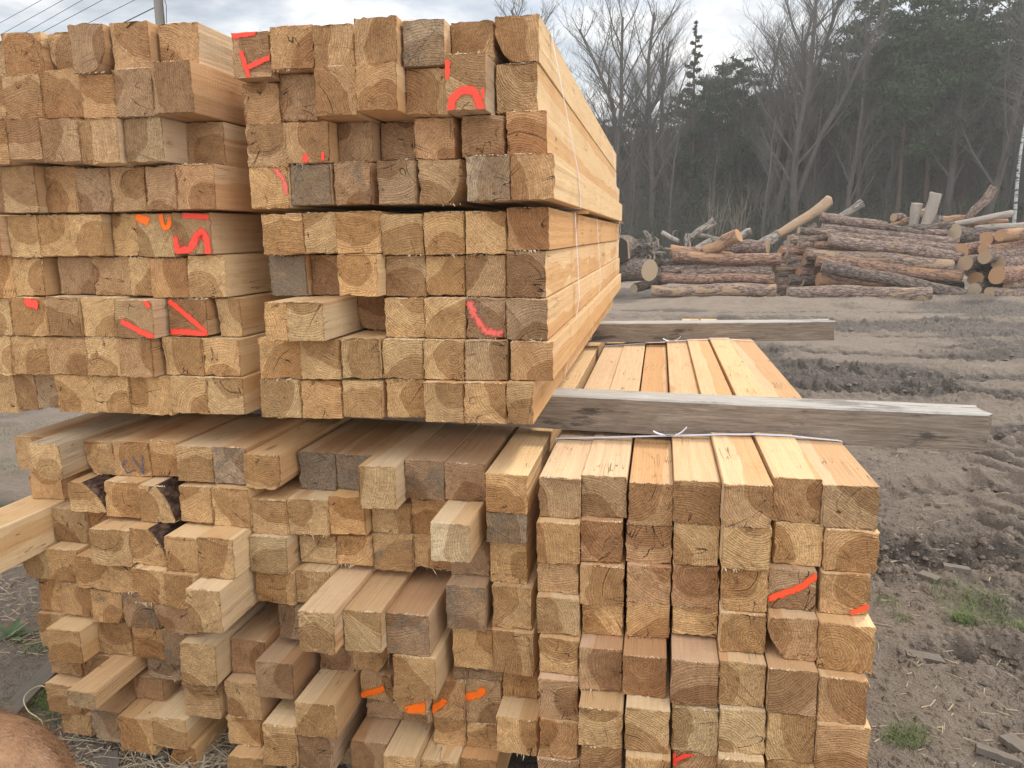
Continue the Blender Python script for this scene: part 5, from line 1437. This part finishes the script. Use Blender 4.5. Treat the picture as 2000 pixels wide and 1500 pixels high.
slab('old_board', (mpt.x, mpt.y, .01), dr.length + .35, .075, .03, math.atan2(dr.y, dr.x) - math.pi / 2, 'narrow weathered grey board lying on the mud beside the loose pile', 'board')
for px, py, ln, wd, az, lb in ((1814, 1134, .09, .06, .9, 'broken wood offcut in the mud behind the largest grass tuft'), (1866, 1126, .12, .045, 1.45, 'flat grey offcut beside the broken one'), (1806, 1268, .14, .06, 1.5, 'ringed wood offcut half sunk near the rut'),
                                (1960, 1478, .16, .03, 1.2, 'long thin wood sliver at the lower picture corner'), (1985, 1460, .08, .06, .6, 'pale wood chunk at the lower picture corner'), (1770, 1115, .06, .03, .1, 'small upright chip in the mud by the rut'), (205, 1478, .13, .08, .7, 'pale flat bark flake lying in the straw')):
    p = gz(px, py); slab('wood_offcut', (p[0], p[1], .002), ln, wd, .022, az, lb, 'wood offcut', 'wood offcuts on the mud', tilt=.08)
# broad-leaved weed
rt_ = bpy.data.objects.new('broadleaf_weed', None); COL.objects.link(rt_); p = gz(22, 1232); rt_.location = (p[0], p[1], gh(*p))
m = MT('weed_leaf', .6, .3); m.col(m.mix(m.noise(m.obj(), 30., 2.), (.035, .065, .02), (.08, .12, .04))); M_WD = m.m
for i, (az, ln, up) in enumerate(((.3, .15, .35), (1.0, .10, .9), (1.9, .11, 1.1), (2.9, .13, .5), (-.5, .13, .2), (4.2, .09, .4))):
    V, Fc = [], []
    for s in range(7):
        t_ = s / 6; w_ = .022 * math.sin(math.pi * min(1, t_ * .9 + .08)) ** .8; r_ = ln * t_; z = up * ln * (t_ - .55 * t_ * t_)
        for e, dz in ((-1, .006), (0, 0), (1, .006)): V.append((math.cos(az) * r_ - math.sin(az) * w_ * e, math.sin(az) * r_ + math.cos(az) * w_ * e, z + dz + .01))
    for s in range(6):
        for e in range(2): q = s * 3 + e; Fc.append([q, q + 1, q + 4, q + 3])
    mesh('leaf', V, Fc, M_WD, smooth=True, parent=rt_)
rt_.scale = (.75, .75, .75); tag(rt_, 'small broad-leaved green weed on the mud beside the loose pile', 'weed')
# pale rope end in the straw
t = Tubes(); P = [on_z(x, y, .05) for x, y in ((95, 1345), (80, 1338), (62, 1345), (48, 1358), (46, 1372), (55, 1390), (72, 1400), (84, 1410), (82, 1422), (76, 1432), (90, 1442))]
P2 = []
for i in range(len(P) - 1):
    for s in range(5): P2.append(P[i].lerp(P[i + 1], s / 5))
for _ in range(3): P2 = [P2[0]] + [(P2[i - 1] + P2[i] * 2 + P2[i + 1]) / 4 for i in range(1, len(P2) - 1)] + [P2[-1]]
t.add([tuple(v) for v in P2], [.0019] * len(P2), 8); m = MT('string', .8, .2); m.col((.55, .46, .28)); tag(t.build('string', [m.m]), 'pale yellowish string curling over the grass beside the dog', 'string')

# ------------------------------------------------------------ dog (only its rump and back reach into the picture)
m = MT('dog_fur', .9, .1); o_ = m.xyz(m.obj()); nz = m.noise(m.vm('MULTIPLY', m.obj(), (60., 220., 160.)), 1., 4., .65); n2 = m.noise(m.obj(), 9., 3., .6)
c = m.mix(m.ss(n2, .35, .65), (.30, .15, .07), (.48, .27, .14)); c = m.mix(m.ss(nz, .45, .7, 0., .6), c, (.50, .32, .19)); c = m.mix(m.ss(o_[0], .185, .215), c, (.72, .64, .54))
def fur_patch_and_shade(m, c):   # cream flank patch, and shade of the thigh crease painted dark beside it
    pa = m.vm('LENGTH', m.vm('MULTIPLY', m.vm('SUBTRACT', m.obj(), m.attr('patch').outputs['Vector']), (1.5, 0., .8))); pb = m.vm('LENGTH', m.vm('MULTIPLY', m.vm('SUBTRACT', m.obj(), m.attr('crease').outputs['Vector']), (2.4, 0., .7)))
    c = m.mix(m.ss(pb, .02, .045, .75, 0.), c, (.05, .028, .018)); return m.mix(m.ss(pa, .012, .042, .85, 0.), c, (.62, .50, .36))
m.col(fur_patch_and_shade(m, c)); m.bump(nz, .006, .8); M_FUR = m.m
def skin(name, vs, es, rs, mat, parent=None, sub=2):
    me = bpy.data.meshes.new(name); me.from_pydata(vs, es, []); o = link(name, me, parent); me.materials.append(mat)
    o.modifiers.new('s', 'SKIN'); me.skin_vertices[0].data[0].use_root = True
    for i, r_ in enumerate(rs): me.skin_vertices[0].data[i].radius = r_ if isinstance(r_, tuple) else (r_, r_)
    sb = o.modifiers.new('u', 'SUBSURF'); sb.levels = sub; sb.render_levels = sub + 1
    o.modifiers['s'].use_smooth_shade = True
    return o
# local: head towards -X, rump at +X; origin on the ground under the hips
vs = [(0, 0, .50), (-.14, 0, .50), (-.30, 0, .485), (-.44, 0, .49), (-.52, 0, .55), (-.60, 0, .63), (-.67, 0, .66), (-.76, 0, .635), (-.82, 0, .625)]
rs = [(.085, .095), (.082, .092), (.092, .105), (.085, .10), (.065, .07), (.055, .06), (.062, .065), (.035, .038), (.026, .028)]
es = [(i, i + 1) for i in range(8)]
for sy in (-1, 1):
    k = len(vs); vs += [(.02, sy * .065, .42), (-.02, sy * .08, .30), (.055, sy * .08, .17), (.035, sy * .08, .04), (.0, sy * .08, .02)]; rs += [.065, .045, .024, .021, .024]; es += [(0, k), (k, k + 1), (k + 1, k + 2), (k + 2, k + 3), (k + 3, k + 4)]
    k = len(vs); vs += [(-.42, sy * .07, .38), (-.40, sy * .075, .22), (-.42, sy * .075, .04), (-.45, sy * .075, .02)]; rs += [.05, .03, .021, .024]; es += [(3, k), (k, k + 1), (k + 1, k + 2), (k + 2, k + 3)]
k = len(vs); vs += [(.06, 0, .525), (.115, 0, .50), (.16, .0, .455), (.195, 0, .405), (.225, 0, .36), (.245, 0, .33)]; rs += [.05, .036, .031, .030, .026, .012]; es += [(0, k)] + [(k + i, k + i + 1) for i in range(5)]
dog = skin('dog', vs, es, rs, M_FUR)
dp = on_y(62, 1402, 1.42); dog.scale = (.93, .93, .93); dog.location = (dp.x - .05, 1.42, gh(dp.x, 1.42) + .01); dog.rotation_euler = (0, 0, R(-14)); dog['kind'] = 'thing'
tag(dog, 'ginger short-haired dog walking past, only its rump and back in view', 'dog')
pass
for sy in (-1, 1):
    e = mesh('ear', [(-.65, sy * .045, .71), (-.60, sy * .05, .70), (-.64, sy * .085, .64), (-.62, sy * .06, .72)], [[0, 1, 2], [0, 3, 1], [1, 3, 2], [3, 0, 2]], M_FUR, parent=dog)
    e = mesh('eye', [(-.725 + .008 * math.cos(a) * math.cos(b), sy * .045 + .008 * math.sin(b), .675 + .008 * math.sin(a) * math.cos(b)) for b in (-.8, 0, .8) for a in [i * math.pi / 4 for i in range(8)]], [[i * 8 + j, i * 8 + (j + 1) % 8, i * 8 + 8 + (j + 1) % 8, i * 8 + 8 + j] for i in range(2) for j in range(8)], M_WIRE, parent=dog)

bpy.context.view_layer.update()
ev = dog.evaluated_get(bpy.context.evaluated_depsgraph_get()); em = ev.to_mesh(); rf = random.Random(6)
V, Fc, TT = [], [], []
fl_ = [(p.center.copy(), p.normal.copy(), p.area) for p in em.polygons if p.center.x > -.34 and p.center.z > .25]
tot_a = sum(f[2] for f in fl_)
for c_, n_, a_r in fl_:
    for _ in range(int(30000 * a_r / tot_a + rf.random())):
        d = Vector((.9, rf.gauss(0, .3), -.35 + rf.gauss(0, .25))); d = (d - n_ * d.dot(n_)).normalized(); q = c_ + Vector((rf.uniform(-1, 1), rf.uniform(-1, 1), rf.uniform(-1, 1))) * math.sqrt(a_r) * .6
        ln = rf.uniform(.012, .028); sd_ = d.cross(n_).normalized() * .0005; k = len(V); V += [q - sd_, q + sd_, q + d * ln + n_ * ln * rf.uniform(.15, .4)]; Fc.append([k, k + 1, k + 2])
ev.to_mesh_clear()
m = MT('fur_hairs', .75, .2); hc = m.noise(m.obj(), 14., 3., .6); h2 = m.noise(m.obj(), 400., 1., .5)
m.col(fur_patch_and_shade(m, m.mix(m.ss(h2, .3, .7), m.mix(hc, (.17, .08, .035), (.34, .18, .09)), m.mix(hc, (.50, .28, .14), (.68, .45, .27)))))
fo = mesh('fur', V, Fc, m.m, parent=dog); di = dog.matrix_world.inverted()
for o_2 in (dog, fo): o_2['patch'] = list(di @ on_y(44, 1480, 1.34)); o_2['crease'] = list(di @ on_y(66, 1485, 1.34))
fo['kind'] = 'stuff'; fo['kind'] = 'stuff'

# ------------------------------------------------------------ haze
m = bpy.data.materials.new('haze_air'); m.use_nodes = True; m.node_tree.nodes.clear()
ho = nd(m.node_tree, 'ShaderNodeOutputMaterial'); hv = nd(m.node_tree, 'ShaderNodeVolumePrincipled'); m.node_tree.links.new(hv.outputs[0], ho.inputs['Volume'])
hv.inputs['Color'].default_value = (.98, .98, .96, 1); hv.inputs['Density'].default_value = .0015; hv.inputs['Anisotropy'].default_value = .35
X0, X1, Y0_, Y1_, Z0, Z1 = -1400., 1500., -80., 1000., -1.3, 24.
V = [(x, y, z) for z in (Z0, Z1) for x, y in ((X0, Y0_), (X1, Y0_), (X1, Y1_), (X0, Y1_))]
hz_o = mesh('haze', V, [[3, 2, 1, 0], [4, 5, 6, 7], [0, 1, 5, 4], [1, 2, 6, 5], [2, 3, 7, 6], [3, 0, 4, 7]], m); tag(hz_o, 'thin pale haze in the air over the yard and forest', 'haze', kind='stuff')
